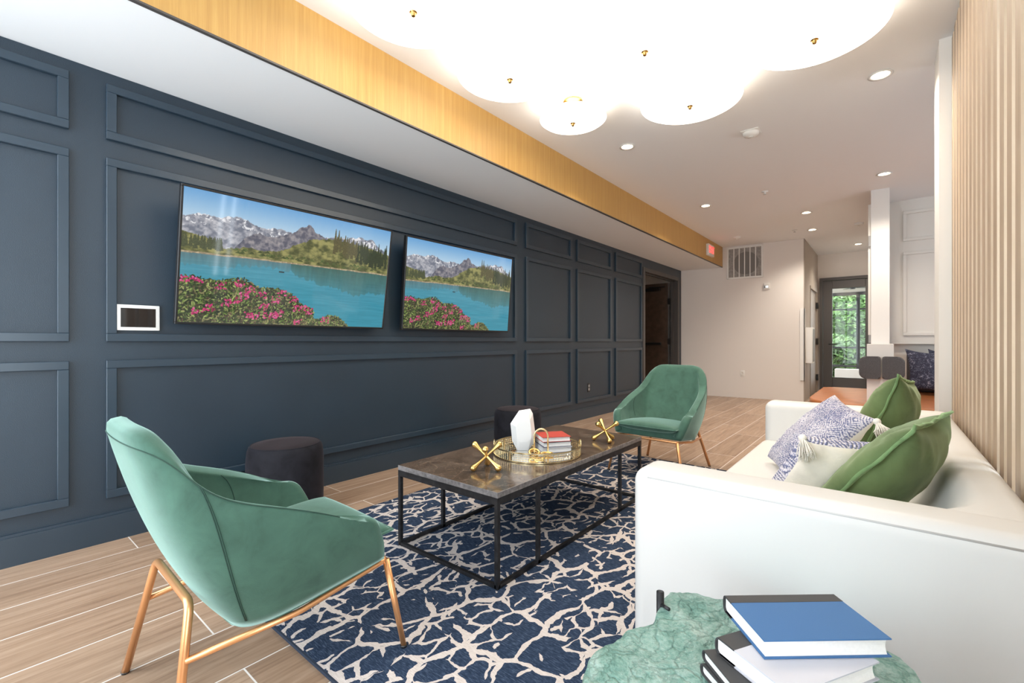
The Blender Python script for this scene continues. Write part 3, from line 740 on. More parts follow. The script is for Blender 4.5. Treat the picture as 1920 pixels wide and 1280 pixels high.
# ------------------------------------------------------------------ armchairs
def catmull(P, t):
    n = len(P) - 1; x = min(max(t, 0), 1) * n; i = min(int(x), n - 1); f = x - i
    a = P[max(i - 1, 0)] if i > 0 else P[0] * 2 - P[1]; b = P[i]; c = P[i + 1]; d = P[i + 2] if i + 2 <= n else P[n] * 2 - P[n - 1]
    return .5 * (2 * b + (c - a) * f + (2 * a - 5 * b + 4 * c - d) * f * f + (3 * b - a - 3 * c + d) * f ** 3)
def make_chair(label):
    t = thing('velvet_armchair', label, 'armchair', group='green velvet armchairs')
    V3 = Vector
    bot = [(0, -.150, .238), (.13, -.147, .239), (.205, -.128, .243), (.238, -.05, .252), (.250, .10, .272), (.254, .262, .292)]
    mid = [(0, -.248, .40), (.16, -.243, .41), (.252, -.203, .43), (.283, -.085, .42), (.297, .08, .40), (.289, .235, .385)]
    rim = [(0, -.362, .786), (.160, -.354, .784), (.230, -.298, .742), (.270, -.200, .624), (.294, -.01, .552), (.306, .172, .496)]
    def sym(L):
        L = [V3(p) for p in L]; return [V3((-p.x, p.y, p.z)) for p in L[:0:-1]] + L
    B, Mi, R = sym(bot), sym(mid), sym(rim)
    NU, NV = 72, 16
    def S(u, w):
        b, m, r = catmull(B, u), catmull(Mi, u), catmull(R, u)
        # quadratic through b (0), m (.42), r (1)
        k = .42; L0 = (w - k) * (w - 1) / (k); L1 = w * (w - 1) / (k * (k - 1)); L2 = w * (w - k) / (1 - k)
        p = b * L0 + m * L1 + r * L2
        return p
    def N(u, w):
        e = 1e-3; du = S(min(u + e, 1), w) - S(max(u - e, 0), w); dv = S(u, min(w + e, 1)) - S(u, max(w - e, 0))
        n = du.cross(dv); n.normalize(); return n        # sign fixed below
    sg = 1 if N(.5, .5).y < 0 else -1
    bm = new(); TH = .052
    prof = []      # cross-section: outer 0..1, rounded rim, inner 1..0
    for j in range(NV + 1): prof.append((j / NV * .965, 0))
    prof += [(.99, .10), (1.0, .30), (1.0, .70), (.99, .90)]
    for j in range(NV, -1, -1): prof.append((j / NV * .965, 1))
    grid = []
    for i in range(NU + 1):
        u = i / NU; col = []
        # soft round-over at the two front ends
        endf = min(u, 1 - u) / .02; 
        for w, dth in prof:
            th = TH * (1.05 + .1 * (1 - w)) 
            p = S(u, w) - N(u, w) * sg * th * (dth)
            # front upper corner of the arm is rounded
            e = min(u, 1 - u)
            if e < .16 and w > .55:
                q = (1 - e / .16) ** 2 * ((w - .55) / .45) ** 2; p = p + V3((0, -.03 * q, -.040 * q))
            col.append(bm.verts.new(p))
        grid.append(col)
    K = len(prof)
    for it in range(5):
        for j in range(K):
            old = [g[j].co.copy() for g in grid]
            for i in range(1, NU): grid[i][j].co = old[i] * .5 + (old[i - 1] + old[i + 1]) * .25
    for i in range(NU):
        for j in range(K - 1): bm.faces.new((grid[i][j], grid[i + 1][j], grid[i + 1][j + 1], grid[i][j + 1]))
        bm.faces.new((grid[i][K - 1], grid[i + 1][K - 1], grid[i + 1][0], grid[i][0]))
    # ends closed with a slightly swollen cap
    for gi, s_ in ((0, 1), (NU, -1)):
        c = grid[gi]; h = K // 2
        mids = []
        for j in range(h):
            m_ = (c[j].co + c[K - 1 - j].co) / 2; f = (c[j].co - c[K - 1 - j].co).length
            mids.append(bm.verts.new(m_ + V3((0, .012 if f > .02 else .004, 0))))
        for j in range(h - 1):
            bm.faces.new((c[j], c[j + 1], mids[j + 1], mids[j])); bm.faces.new((mids[j], mids[j + 1], c[K - 2 - j], c[K - 1 - j]))
        bm.faces.new((c[h - 1], c[h], mids[h - 1])) if K % 2 == 1 else None
        try: bm.faces.new((c[0], mids[0], c[K - 1]))
        except Exception: pass
        if K % 2 == 0:
            try: bm.faces.new((c[h - 1], c[h], mids[h - 1]))
            except Exception: pass
    gco = [[tuple(v.co) for v in c] for c in grid]
    sh = obj('shell', bm, 'gvelvet', t, True)
    # stitched seams on the outside and along the rim
    bm = new()
    def ov(i, j):
        p = Vector(gco[i][j]); q = Vector(gco[min(i + 1, NU)][j]) - Vector(gco[max(i - 1, 0)][j]); r_ = Vector(gco[i][min(j + 1, NV)]) - Vector(gco[i][max(j - 1, 0)])
        n_ = q.cross(r_).normalized() * sg; return p + n_ * .0007
    def ovf(x, j):
        i = int(x); f = x - i; return ov(i, j) * (1 - f) + ov(i + 1, j) * f
    for d0 in (0, .28):
        for sg2 in (0, 1):
            q_ = [51 + d0 + 3.6 * (j / NV) ** 1.5 for j in range(1, NV + 1)]
            tube(bm, [ovf(x if sg2 == 0 else NU - x, j + 1) for j, x in enumerate(q_)], .0015, 5)
    tube(bm, [ov(i, NV) for i in range(3, NU - 2)], .0015, 5)
    for lo_, d_ in ((13.0, -1), (NU - 13.0, 1)):
        q_ = []
        for k in range(5, 17):
            x = lo_ + d_ * 4.2 * k / 16; i = int(x); f = x - i; jj = K - 1 - k
            q_.append(Vector(gco[i][jj]) * (1 - f) + Vector(gco[i + 1][jj]) * f)
        tube(bm, q_, .0017, 5)
    obj('seam', bm, 'seam', sh, True)
    # seat pan closing the shell underneath, and its front band
    bm = new(); n = 24
    ring = [catmull(B, i / n) for i in range(n + 1)]
    inn = [Vector((p.x * .90, -.13 + (p.y + .13) * .97, p.z)) for p in ring]
    lo = [bm.verts.new(p + Vector((0, 0, -.003))) for p in ring]; hi = [bm.verts.new(p + Vector((0, 0, .062))) for p in inn]
    bm.faces.new(lo); bm.faces.new(hi)
    for i in range(n + 1):
        j = (i + 1) % (n + 1); bm.faces.new((lo[i], lo[j], hi[j], hi[i]))
    bmesh.ops.bevel(bm, geom=[e for e in bm.edges], offset=.008, segments=2, profile=.5, affect='EDGES')
    obj('seat_base', bm, 'gvelvet', t, True, auto=60)
    # loose cushion
    bm = new(); NA, NB = 28, 28
    def cp(a, b, sgn):
        ex = 5.0; x = .234 * a; y = .088 + .222 * b
        taper = 1 - .20 * max(0, .2 - b) ** 1.2; x *= taper
        q = max(0, (1 - abs(a) ** ex)) ** .45 * max(0, (1 - abs(b) ** ex)) ** .45
        z = .352 + sgn * (.030 + .014 * math.cos(a * 1.3) * math.cos(b * 1.2)) * q + .014 * b
        return (x, y, z)
    top = [[bm.verts.new(cp(-1 + 2 * i / NA, -1 + 2 * j / NB, 1)) for j in range(NB + 1)] for i in range(NA + 1)]
    btm = [[top[i][j] if i in (0, NA) or j in (0, NB) else bm.verts.new(cp(-1 + 2 * i / NA, -1 + 2 * j / NB, -1)) for j in range(NB + 1)] for i in range(NA + 1)]
    for g, fl in ((top, 0), (btm, 1)):
        for i in range(NA):
            for j in range(NB):
                q = (g[i][j], g[i + 1][j], g[i + 1][j + 1], g[i][j + 1]); bm.faces.new(q[::-1] if fl else q)
    cs = obj('seat_cushion', bm, 'gvelvet', t, True)
    bm = new(); per = [cp(-1 + 2 * i / NA, 1, 0) for i in range(NA + 1)] + [cp(1, 1 - 2 * j / NB, 0) for j in range(1, NB + 1)] + [cp(1 - 2 * i / NA, -1, 0) for i in range(1, NA + 1)] + [cp(-1, -1 + 2 * j / NB, 0) for j in range(1, NB)]
    tube(bm, per, .0042, 6, closed=True); obj('piping', bm, 'gvelvet', cs, True)
    # copper frame
    r = .0105
    tp_, ft, at_ = (.169, -.229 - .012, .348), (.260, -.305, .004), (.205, -.262, .2267)
    fr_, ff = (.236, .28, .278), (.289, .307, .004)
    bm = new(); tube(bm, fillet([(-ft[0], ft[1], ft[2]), (-tp_[0], tp_[1], tp_[2]), (tp_[0], tp_[1], tp_[2]), ft], .03), r, 14)
    obj('leg', bm, 'copper', t, True)
    for s_ in (-1, 1):
        bm = new(); tube(bm, [(s_ * ff[0], ff[1], ff[2]), (s_ * fr_[0], fr_[1], fr_[2])], [.0085, .0115], 14); obj('leg', bm, 'copper', t, True)
    bm = new(); r2 = .0085
    tube(bm, fillet([(-at_[0], at_[1], at_[2]), (-.236, .0, .238), (-fr_[0], fr_[1], fr_[2]), (fr_[0], fr_[1], fr_[2]), (.236, 0, .238), at_], .02), r2, 12)
    obj('seat_rail', bm, 'copper', t, True)
    for x, y in ((-.260, -.305), (.260, -.305), (-.289, .307), (.289, .307)):
        bm = new(); lathe(bm, [(0, 0), (.0105, 0), (.0115, .006), (.0, .008)], 14, (x, y, 0)); obj('foot_glide', bm, 'black', t, True)
    return t
ch = make_chair('green velvet armchair with copper legs, seen from behind in the foreground')
ch.location = (-1.505, .62, .0058); ch.rotation_euler = (.0188, 0, -.027)
c2 = dup(ch, (-1.35, 3.485, RZ), 3.097, 'green velvet armchair facing the viewer at the far end of the coffee table')

# ------------------------------------------------------------------ ottomans
def make_ottoman(label):
    t = thing('velvet_ottoman', label, 'ottoman', group='round black velvet ottomans')
    r, h = .203, .42
    bm = new(); lathe(bm, [(0, .003), (r * .90, .003), (r * .96, .012), (r * .985, .05), (r * 1.0, .2), (r * .995, .33), (r * .97, .385), (r * .93, .408), (r * .885, .4145)], 64); obj('body', bm, 'bvelvet', t, True)
    bm = new(); lathe(bm, [(r * .89, .4135), (r * .85, h - .002), (r * .5, h + .001), (0, h + .002)], 64); obj('top_panel', bm, 'bvelvet_top', t, True)
    bm = new(); tube(bm, [(r * .888 * math.cos(2 * PI * i / 64), r * .888 * math.sin(2 * PI * i / 64), .4145) for i in range(64)], .0028, 6, closed=True); obj('welt', bm, 'bvelvet', t, True)
    return t
ot = make_ottoman('round black velvet ottoman beside the foreground armchair'); ot.location = (-2.667, 1.199, 0)
dup(ot, (-2.43, 3.04, RZ), 0.4, 'round black velvet ottoman by the wall behind the white sculpture')

# ------------------------------------------------------------------ coffee table
ct = thing('coffee_table', 'long coffee table with brown marble top and black steel frame', 'table', (-1.512, 2.05, RZ))
w, l = .322, .69; zt = .388
bm = new(); box(bm, -w, w, -l, l, zt - .024, zt, .0015, 1)
for f in bm.faces: f.material_index = 0 if f.normal.z > .9 else 1
tt_ = obj('tabletop', bm, ['marble', 'stonedge_lit'], ct)
b = .0085
bm = new()
for s_ in (-1, 1):
    box(bm, s_ * (w - .009) - b, s_ * (w - .009) + b, -l + .001, l - .001, zt - .052, zt - .0245)
    box(bm, -w + .001, w - .001, s_ * (l - .009) - b, s_ * (l - .009) + b, zt - .052, zt - .0245)
obj('top_frame', bm, 'blackmetal', ct)
for x in (-1, 1):
    for y in (-l + .0095, -l + .285, l - .285, l - .0095):
        bx('leg', x * (w - .0095) - b, x * (w - .0095) + b, y - b, y + b, 0, zt - .05, 'blackmetal', ct)
bm = new()
for s_ in (-1, 1):
    box(bm, s_ * (w - .0095) - b, s_ * (w - .0095) + b, -l + .01, l - .01, 0.001, .016); box(bm, -w + .01, w - .01, s_ * (l - .0095) - b, s_ * (l - .0095) + b, 0.001, .016)
obj('floor_rail', bm, 'blackmetal', ct)
TZ = RZ + zt

# ------------------------------------------------------------------ things on the coffee table
def make_jack(label):
    t = thing('brass_jack', label, 'decor', group='brass jacks on the coffee table')
    L = .096; el = math.asin(1 / math.sqrt(3))
    for i in range(3):
        a = i * 2 * PI / 3; d = Vector((math.cos(el) * math.cos(a), math.cos(el) * math.sin(a), math.sin(el)))
        bm = new()
        prof = [(-1, .001), (-.985, .008), (-.94, .0135), (-.87, .0155), (-.78, .0140), (-.62, .0095), (-.4, .0065), (0, .0055), (.4, .0065), (.62, .0095), (.78, .0140), (.87, .0155), (.94, .0135), (.985, .008), (1, .001)]
        c = Vector((0, 0, .87 * L * math.sin(el) + .0155))
        tube(bm, [c + d * (q * L) for q, _ in prof], [r for _, r in prof], 16); obj('rod', bm, 'gold', t, True)
    return t
j1 = make_jack('brass jack ornament near the front edge of the coffee table'); j1.location = (-1.445, 1.572, TZ); j1.rotation_euler = (0, 0, math.radians(-52))
dup(j1, (-1.305, 2.475, TZ), math.radians(20), 'brass jack ornament at the far end of the coffee table')
tr = thing('round_tray', 'round mirrored tray with an openwork brass rim on the coffee table', 'tray', (-1.453, 1.985, TZ))
R = .232
bm = new(); lathe(bm, [(0, .001), (R - .004, .001), (R - .004, .006), (0, .006)], 72); obj('mirror_base', bm, 'mirror', tr)
bm = new(); n = 96
for z, rr, hh in ((.004, .004, .006), (.047, .0035, .007)):
    lathe(bm, [(R - .003, z - hh / 2 + .001), (R + .003, z - hh / 2 + .001), (R + .003, z + hh / 2 + .001), (R - .003, z + hh / 2 + .001), (R - .003, z - hh / 2 + .001)], 96)
for i in range(n):
    a = 2 * PI * i / n; c_, s_ = math.cos(a) * R, math.sin(a) * R
    if i % 12 == 0: tube(bm, [(c_, s_, .006), (c_, s_, .046)], .005, 6)
    else: tube(bm, [(c_, s_, .006), (c_, s_, .046)], .0012, 4)
for z in (.016, .026, .036): tube(bm, [(R * math.cos(2 * PI * i / 96), R * math.sin(2 * PI * i / 96), z) for i in range(96)], .0011, 4, closed=True)
obj('gallery_rim', bm, 'palegold', tr, True, auto=40)
for s_ in (-1, 1):
    bm = new(); ax = Vector((.7731, .6343, 0)) * s_; tn = Vector((-ax.y, ax.x, 0))
    pts = [ax * R + tn * (.03 * math.cos(PI * k / 12)) + Vector((0, 0, .048 + .024 * math.sin(PI * k / 12))) for k in range(13)]
    tube(bm, pts, .003, 8); obj('handle', bm, 'palegold', tr, True)
IZ = TZ + .0065
# faceted white sculpture: outline across the view, some depth
bm = new(); ax = Vector((.7731, .6343, 0)); nz = Vector((.6343, -.7731, 0)); up = Vector((0, 0, 1))
out = [(-.020, .212), (.042, .222), (.056, .196), (.070, .085), (.068, .040), (.036, .004), (-.030, .0), (-.058, .045), (-.068, .140)]
for q, (dx, sc, jit) in enumerate(((0, 1, 0), (.042, .62, .01), (-.042, .66, -.01))):
    for (a, z) in out: bm.verts.new(ax * (a * sc + .004 * q) + nz * dx + up * ((z - .11) * sc + .11 + jit * .3))
for a, dz in ((-.03, 0), (.03, 0)):
    for dd in (-.035, .035): bm.verts.new(ax * a + nz * dd)
bmesh.ops.convex_hull(bm, input=bm.verts[:])
zmin = min(v.co.z for v in bm.verts)
bmesh.ops.translate(bm, verts=bm.verts[:], vec=(0, 0, -zmin))
g = obj('faceted_sculpture', bm, 'white_gem'); g.location = (-1.552, 1.985, IZ)
tag(g, 'white faceted stone-shaped sculpture standing in the round tray', 'sculpture')
# books in general
def book(name, label, loc, rz, lw, dp, th, cover, spine=None, strip=0, pages='paper', group=None, cat='book'):
    """spine along +y side, length lw in x, depth dp in y"""
    t = thing(name, label, cat, loc, rz, group)
    c = .0022
    bm = new(); spine = spine or cover
    box(bm, -lw / 2, lw / 2, -dp / 2, dp / 2, 0, c); box(bm, -lw / 2, lw / 2, -dp / 2, dp / 2, th - c, th)
    obj('cover', bm, cover, t)
    # rounded spine, with cloth strip running onto the boards
    bm = new(); prof = []
    for k in range(9):
        a = -PI / 2 + PI * k / 8; prof.append((dp / 2 + .008 * math.cos(a), th / 2 + th / 2 * math.sin(a)))
    inner = [(y - .0022, z * (1 - .004 / th) + .002) for y, z in prof]
    P = prof + inner[::-1]; A = [bm.verts.new((-lw / 2, y, z)) for y, z in P]; B = [bm.verts.new((lw / 2, y, z)) for y, z in P]; n_ = len(P)
    for i in range(n_): bm.faces.new((A[i], A[(i + 1) % n_], B[(i + 1) % n_], B[i]))
    for i in range(8):
        bm.faces.new((A[i], A[i + 1], A[n_ - 2 - i], A[n_ - 1 - i])); bm.faces.new((B[i], B[i + 1], B[n_ - 2 - i], B[n_ - 1 - i]))
    if strip: box(bm, -lw / 2 - .0003, lw / 2 + .0003, dp / 2 - strip, dp / 2 + .0003, th - c, th + .0004); box(bm, -lw / 2 - .0003, lw / 2 + .0003, dp / 2 - strip, dp / 2 + .0003, -.0002, c)
    obj('spine', bm, spine, t, True, auto=40)
    # page block, with a concave fore-edge
    bm = new(); m_ = .004; P = []
    for k in range(9):
        z = c + (th - 2 * c) * k / 8; f = 1 - (2 * k / 8 - 1) ** 2; P.append((-dp / 2 + m_ + .004 * f, z))
    P += [(dp / 2 + .004, th - c), (dp / 2 + .004, c)]
    A = [bm.verts.new((-lw / 2 + m_, y, z)) for y, z in P]; B = [bm.verts.new((lw / 2 - m_, y, z)) for y, z in P]; n_ = len(P)
    for i in range(n_): bm.faces.new((A[i], A[(i + 1) % n_], B[(i + 1) % n_], B[i]))
    bm.faces.new(A); bm.faces.new(B); obj('pages', bm, pages, t)
    return t
GB = 'books in the tray'
bo = math.atan2(2.229 - 2.114, -1.466 + 1.556)
bc = (-1.421, 2.090)
book('hardcover_book', 'book with white jacket at the bottom of the tray stack', (bc[0] + .003, bc[1], IZ), .90 - PI / 2 * 0, .165, .150, .027, 'greybook', group=GB)
book('hardcover_book', 'white book with navy spine in the middle of the tray stack', (bc[0], bc[1] + .003, IZ + .0276), .94, .16, .148, .027, 'navybook', 'navybook', group=GB)
book('hardcover_book', 'red covered book on top of the tray stack', (bc[0] - .003, bc[1], IZ + .0552), .91, .160, .150, .026, 'redbook', 'redbook', group=GB)
# brass chain ornament: one link standing, others lying
cn = thing('brass_chain_ornament', 'brass link ornament with one tall arch lying in the tray', 'decor', (-1.405, 1.955, IZ))
def link(c, a, b, n3, r, arch=None):
    bm = new(); n3 = Vector(n3).normalized(); x = n3.cross(Vector((0, 0, 1)))
    if x.length < .1: x = Vector((1, 0, 0))
    x.normalize(); y = n3.cross(x).normalized(); c = Vector(c)
    tube(bm, [c + x * (a * math.cos(2 * PI * k / 28)) + y * (b * math.sin(2 * PI * k / 28)) for k in range(28)], r, 8, closed=True); return obj('link', bm, 'gold', cn, True)
bm = new(); A_ = Vector((.7731, .6343, 0))
pts = [A_ * -.036 + Vector((0, 0, .008))] + [A_ * (.036 * -math.cos(PI * k / 14)) + Vector((0, 0, .095 + .038 * math.sin(PI * k / 14))) for k in range(15)] + [A_ * .036 + Vector((0, 0, .008))]
tube(bm, pts, .0045, 10); obj('arch', bm, 'palegold', cn, True)
link((-.025, -.03, .0075), .034, .020, (.1, .05, 1), .005); link((.02, -.045, .0115), .03, .019, (-.12, .1, 1), .005)
link((.04, -.008, .010), .032, .018, (.1, -.1, 1), .005); link((-.005, -.055, .02), .026, .018, (.5, -.5, .7), .005)

# ------------------------------------------------------------------ sofa
sf = thing('leather_sofa', 'white leather sofa against the wood slat wall', 'sofa', (0, 0, 0))
SX0, SX1, SY0, SY1, SA = -.578, .268, 1.252, 3.322, .632
bm = new(); box(bm, SX0 + .01, SX1 - .02, SY0 + .02, SY1 - .02, .05, .30, .02, 3); obj('base', bm, 'leather', sf, True, auto=40)
bm = new(); box(bm, SX0 - .015, SX1 - .1, SY0 + .155, SY1 - .155, .22, .402, .045, 6); obj('seat', bm, 'leather', sf, True, auto=60)
for y0, y1 in ((SY0, SY0 + .165), (SY1 - .165, SY1)):
    bm = new(); box(bm, SX0, SX1, y0, y1, .045, SA, .042, 8); a_ = obj('arm', bm, 'leather', sf, True, auto=60)
    bm = new(); yy = y0 + .0065 if y0 == SY0 else y1 - .0065
    tube(bm, [(SX0 + .05, yy, SA - .022), (SX1 - .05, yy, SA - .022)], .0030, 6); obj('piping', bm, 'piping', a_, True)
# back: sloping inner face, rolled top, and rounded into the arms
bm = new(); prof = [(SX1, .05), (SX1, .585)]
for k in range(9):
    a = PI * k / 8 / 2; prof.append((SX1 - .045 + .045 * math.cos(a), .582 + .045 * math.sin(a)))
for k in range(9):
    a = PI / 2 + PI / 2 * k / 8 * .8; prof.append((SX1 - .085 + .055 * math.cos(a), .572 + .055 * math.sin(a)))
prof += [(SX1 - .175, .50), (SX1 - .205, .44), (SX1 - .225, .39), (SX1 - .23, .30), (SX1 - .23, .05)]
ys = [SY0 + .11 + (SY1 - SY0 - .22) * i / 40 for i in range(41)]; rings = []
for y in ys:
    e = min(y - (SY0 + .16), (SY1 - .16) - y); f = max(0, 1 - max(e, 0) / .14) ** 2.2
    rings.append([bm.verts.new((x - .06 * f * (1 if i > 11 else 0) * min(1, (SX1 - x) / .08), y, z)) for i, (x, z) in enumerate(prof)])
for A, B in zip(rings, rings[1:]):
    for i in range(len(prof) - 1): bm.faces.new((A[i], A[i + 1], B[i + 1], B[i]))
    bm.faces.new((A[-1], A[0], B[0], B[-1]))
bm.faces.new(rings[0]); bm.faces.new(rings[-1][::-1]); obj('backrest', bm, 'leather', sf, True, auto=50)
for x in (SX0 + .06, SX1 - .08):
    for y in (SY0 + .08, SY1 - .08):
        bx('foot', x - .025, x + .025, y - .025, y + .025, RZ if x < .1 else RZ, .06, 'black', sf)

# ------------------------------------------------------------------ pillows
def pillow(name, label, C, U, Vv, T, mf, mb, flange=None, group=None, pinch=.07, seed=1, amp=.004, cat='pillow', Tb=None, band=0):
    C, U, Vv = Vector(C), Vector(U), Vector(Vv); N_ = U.cross(Vv).normalized(); r = random.Random(seed)
    t = thing(name, label, cat, C, 0, group)
    Rm = Matrix((U.normalized(), (Vv - U * (Vv.dot(U) / U.dot(U))).normalized(), N_)).transposed()
    t.rotation_euler = Rm.to_euler(); Ri = Rm.transposed(); u = Ri @ U; v_ = Ri @ Vv; nn = Vector((0, 0, 1))
    n = 36; ph = [r.random() * 6 for _ in range(6)]
    def P(a, b, s):
        x = a * (1 - pinch * (1 - b * b)); y = b * (1 - pinch * (1 - a * a))
        th = (T if s > 0 or Tb is None else Tb) * max(0, (1 - a * a) * (1 - b * b)) ** .42
        e = max(0, (1 - a * a) * (1 - b * b))
        wr = amp * math.sin(9 * a + ph[0] + 5 * b * s) * math.sin(7 * b + ph[1]) * min(1, e * 4)
        ang_ = math.atan2(b, a); cr = (abs(a * b)) ** 1.5
        wr += amp * 2.2 * cr * math.sin(ang_ * 26 + ph[2]) * min(1, e * 5)
        return u * (x / 2) + v_ * (y / 2) + nn * (s * (th + wr))
    q = [math.sin(PI / 2 * (-1 + 2 * i / n)) for i in range(n + 1)]
    bm = new()
    F = [[bm.verts.new(P(a, b, 1)) for b in q] for a in q]
    Bk = [[F[i][j] if i in (0, n) or j in (0, n) else bm.verts.new(P(q[i], q[j], -1)) for j in range(n + 1)] for i in range(n + 1)]
    for g_, m_ in ((F, 0), (Bk, 1)):
        for i in range(n):
            for j in range(n):
                f = bm.faces.new((g_[i][j], g_[i + 1][j], g_[i + 1][j + 1], g_[i][j + 1])); f.material_index = 1 if (m_ == 0 and band and min(i, n - 1 - i, j, n - 1 - j) < -band) else 0 if m_ and band > 0 and (min(i, n - 1 - i) < band or min(j, n - 1 - j) < band) else m_
    bmesh.ops.recalc_face_normals(bm, faces=bm.faces[:])
    obj('cushion', bm, [mf, mb], t, True)
    if flange:
        m = 160; per = []
        for i in range(m):
            k_ = 4 * i / m; s_ = int(k_); f = k_ - s_; c = -1 + 2 * f
            a, b = ((c, 1), (1, -c), (-c, -1), (-1, c))[s_]; per.append((a, b))
        bm = new(); R0, R1, R2, R3 = [], [], [], []
        for i, (a, b) in enumerate(per):
            p = P(a, b, 1); d = p.normalized(); wv = math.sin(i * .62 + ph[3]) * .0025 + math.sin(i * .23 + ph[4]) * .003
            wd = .017 + .002 * math.sin(i * .9)
            R0.append(bm.verts.new(p - d * .006 + nn * .004)); R1.append(bm.verts.new(p + d * wd + nn * (wv + .004)))
            R2.append(bm.verts.new(p + d * wd + nn * (wv - .004))); R3.append(bm.verts.new(p - d * .006 - nn * .004))
        for i in range(m):
            j = (i + 1) % m
            for A, B in ((R0, R1), (R1, R2), (R2, R3), (R3, R0)): bm.faces.new((A[i], A[j], B[j], B[i]))
        obj('flange', bm, flange, t, True)
    return t, P, Rm
def tassel(t, p, Rm, seed, L=.075, off=(0, 0, 0)):
    """hangs straight down from the pillow corner p (pillow space)"""
    r = random.Random(seed); dn = (Rm.transposed() @ (Vector((0, 0, -L)) + Vector(off))).normalized(); s1 = dn.orthogonal().normalized(); s2 = dn.cross(s1)
    bm = new(); bmesh.ops.create_uvsphere(bm, u_segments=16, v_segments=10, radius=.013, matrix=Matrix.Translation(p + dn * .012))
    for i in range(70):
        a = r.random() * 2 * PI; rr = r.random() ** .5; e = s1 * math.cos(a) + s2 * math.sin(a)
        p0 = p + dn * .02 + e * .006 * rr; p1 = p + dn * (.045) + e * .017 * rr; p2 = p + dn * (L + r.random() * .012) + e * (.027 * rr + .004 * r.random())
        tube(bm, smoothpath([p0, p1, p2], 3), .0013, 4)
    obj('tassel', bm, 'thread', t, True)
GP = 'pillows on the white sofa'
pillow('throw_pillow', 'large moss green velvet pillow nearest the viewer on the white sofa', (-.03, 1.83, .59), (.10, .42, .0), (.275, -.065, .36), .112, 'pvelvet', 'pvelvet', 'flange', GP, seed=3, Tb=.062)
pillow('throw_pillow', 'moss green velvet pillow standing at the far end of the white sofa', (.005, 2.80, .62), (.06, .40, -.05), (.14, .0, .40), .10, 'pvelvet', 'pvelvet', 'flange', GP, seed=5)
t, P, Rm = pillow('throw_pillow', 'cream backed pillow with blue knit edge and white tassel beside the large green pillow', (-.17, 1.875, .548), (.24, .12, -.013), (.14, .03, .25), .085, 'cream', 'knit', None, GP, seed=8, pinch=.05, band=-5, Tb=.05)
tassel(t, P(-1, 1, 1), Rm, 2, .085, (.03, -.10, 0))
t, P, Rm = pillow('throw_pillow', 'blue and white knit pillow with a tassel between the two green pillows', (-.24, 2.40, .565), (.153, -.35, -.05), (.27, .05, .32), .075, 'knit', 'cream', None, GP, seed=11)
tassel(t, P(1, 1, 1), Rm, 4, .06, (.03, -.06, 0))

# ------------------------------------------------------------------ side table with rough green stone top
st = thing('stone_side_table', 'side table with a rough-edged green stone top in the foreground', 'side table', (-.2, .72, 0))
outl = [(-.413, .696), (-.432, .745), (-.436, .794), (-.424, .842), (-.418, .888), (-.400, .925), (-.386, .950), (-.398, 1.0), (-.402, 1.075), (-.388, 1.105), (-.37, 1.122), (-.335, 1.138), (-.29, 1.147), (-.20, 1.19), (-.10, 1.20), (-.02, 1.165), (.031, 1.129), (.058, 1.075), (.085, .99), (.11, .86), (.10, .70), (.07, .56), (-.02, .45), (-.14, .41), (-.27, .45), (-.36, .56)]
pts = [Vector((x + .2, y - .72, 0)) for x, y in outl]; pts.append(pts[0]); loop = smoothpath(pts, 5)[:-1]
rr = random.Random(4); ph = [rr.random() * 6 for _ in range(8)]
bm = new(); rings = []; n = len(loop)
cen = Vector((.03, .07, 0))
jag = [rr.uniform(-.006, .006) for _ in range(n)]
def surf(p): return .0022 * (math.sin(31 * p.x + 17 * p.y + ph[0]) + math.sin(47 * p.y - 23 * p.x + ph[1]) + .7 * math.sin(83 * p.x + 61 * p.y + ph[2]))
for sc, z, jj in ((.97, .368, 1), (1.0, .376, 1.0), (1.003, .388, .8), (.985, .397, .6)):
    ring = []
    for i, p in enumerate(loop):
        d = (p - cen); q = cen + d * (sc + jag[i] * jj * 1.3 + .004 * math.sin(i * 1.7 + z * 300)); ring.append(bm.verts.new((q.x, q.y, z + (surf(q) if z > .38 else 0))))
    rings.append(ring)
for s_ in (.93, .85, .75, .64, .52, .40, .28, .16, .07):
    ring = []
    for i, p in enumerate(loop):
        q = cen + (p - cen) * s_; ring.append(bm.verts.new((q.x, q.y, .400 + surf(q) * 1.0)))
    rings.append(ring)
for A, B in zip(rings, rings[1:]):
    for i in range(n): bm.faces.new((A[i], A[(i + 1) % n], B[(i + 1) % n], B[i]))
bm.faces.new(rings[-1]); bm.faces.new(rings[0][::-1])
obj('stone_top', bm, 'greenstone', st, True, auto=50)
for i, (x, y, zt_) in enumerate(((-.198, .30, .428), (.24, .30, .36), (.02, -.22, .36))):
    bm = new(); zc = zt_
    tube(bm, [(x * 1.0, y * 1.0, .002 if False else .0125), (x, y, zc)], .0085, 14)
    if i == 0: 
        tube(bm, [(x + .004, y - .004, .402), (x + .028, y - .022, .408)], .004, 8); tube(bm, [(x + .004, y, .395), (x + .028, y + .002, .395)], .004, 8)
    tube(bm, [(x, y, .357), (.02, .10, .357)], .006, 10)
    obj('leg', bm, 'blackmetal', st, True)
GS = 'stack of books on the green stone table'
SZ = .4065
book('hardcover_book', 'thin black book at the bottom of the stack on the stone table', (-.13, .893 - .02, SZ), math.radians(32) + .32, .205, .145, .020, 'blackbook', group=GS)
book('hardcover_book', 'black book with gold lettering under the grey book', (-.128, .895 - .02, SZ + .0205), math.radians(30) + .30, .205, .145, .019, 'blackbook', group=GS)
book('hardcover_book', 'grey book with black spine under the blue book', (-.118, .905, SZ + .040), math.radians(60), .20, .14, .030, 'greybook', 'blackbook', .035, group=GS)
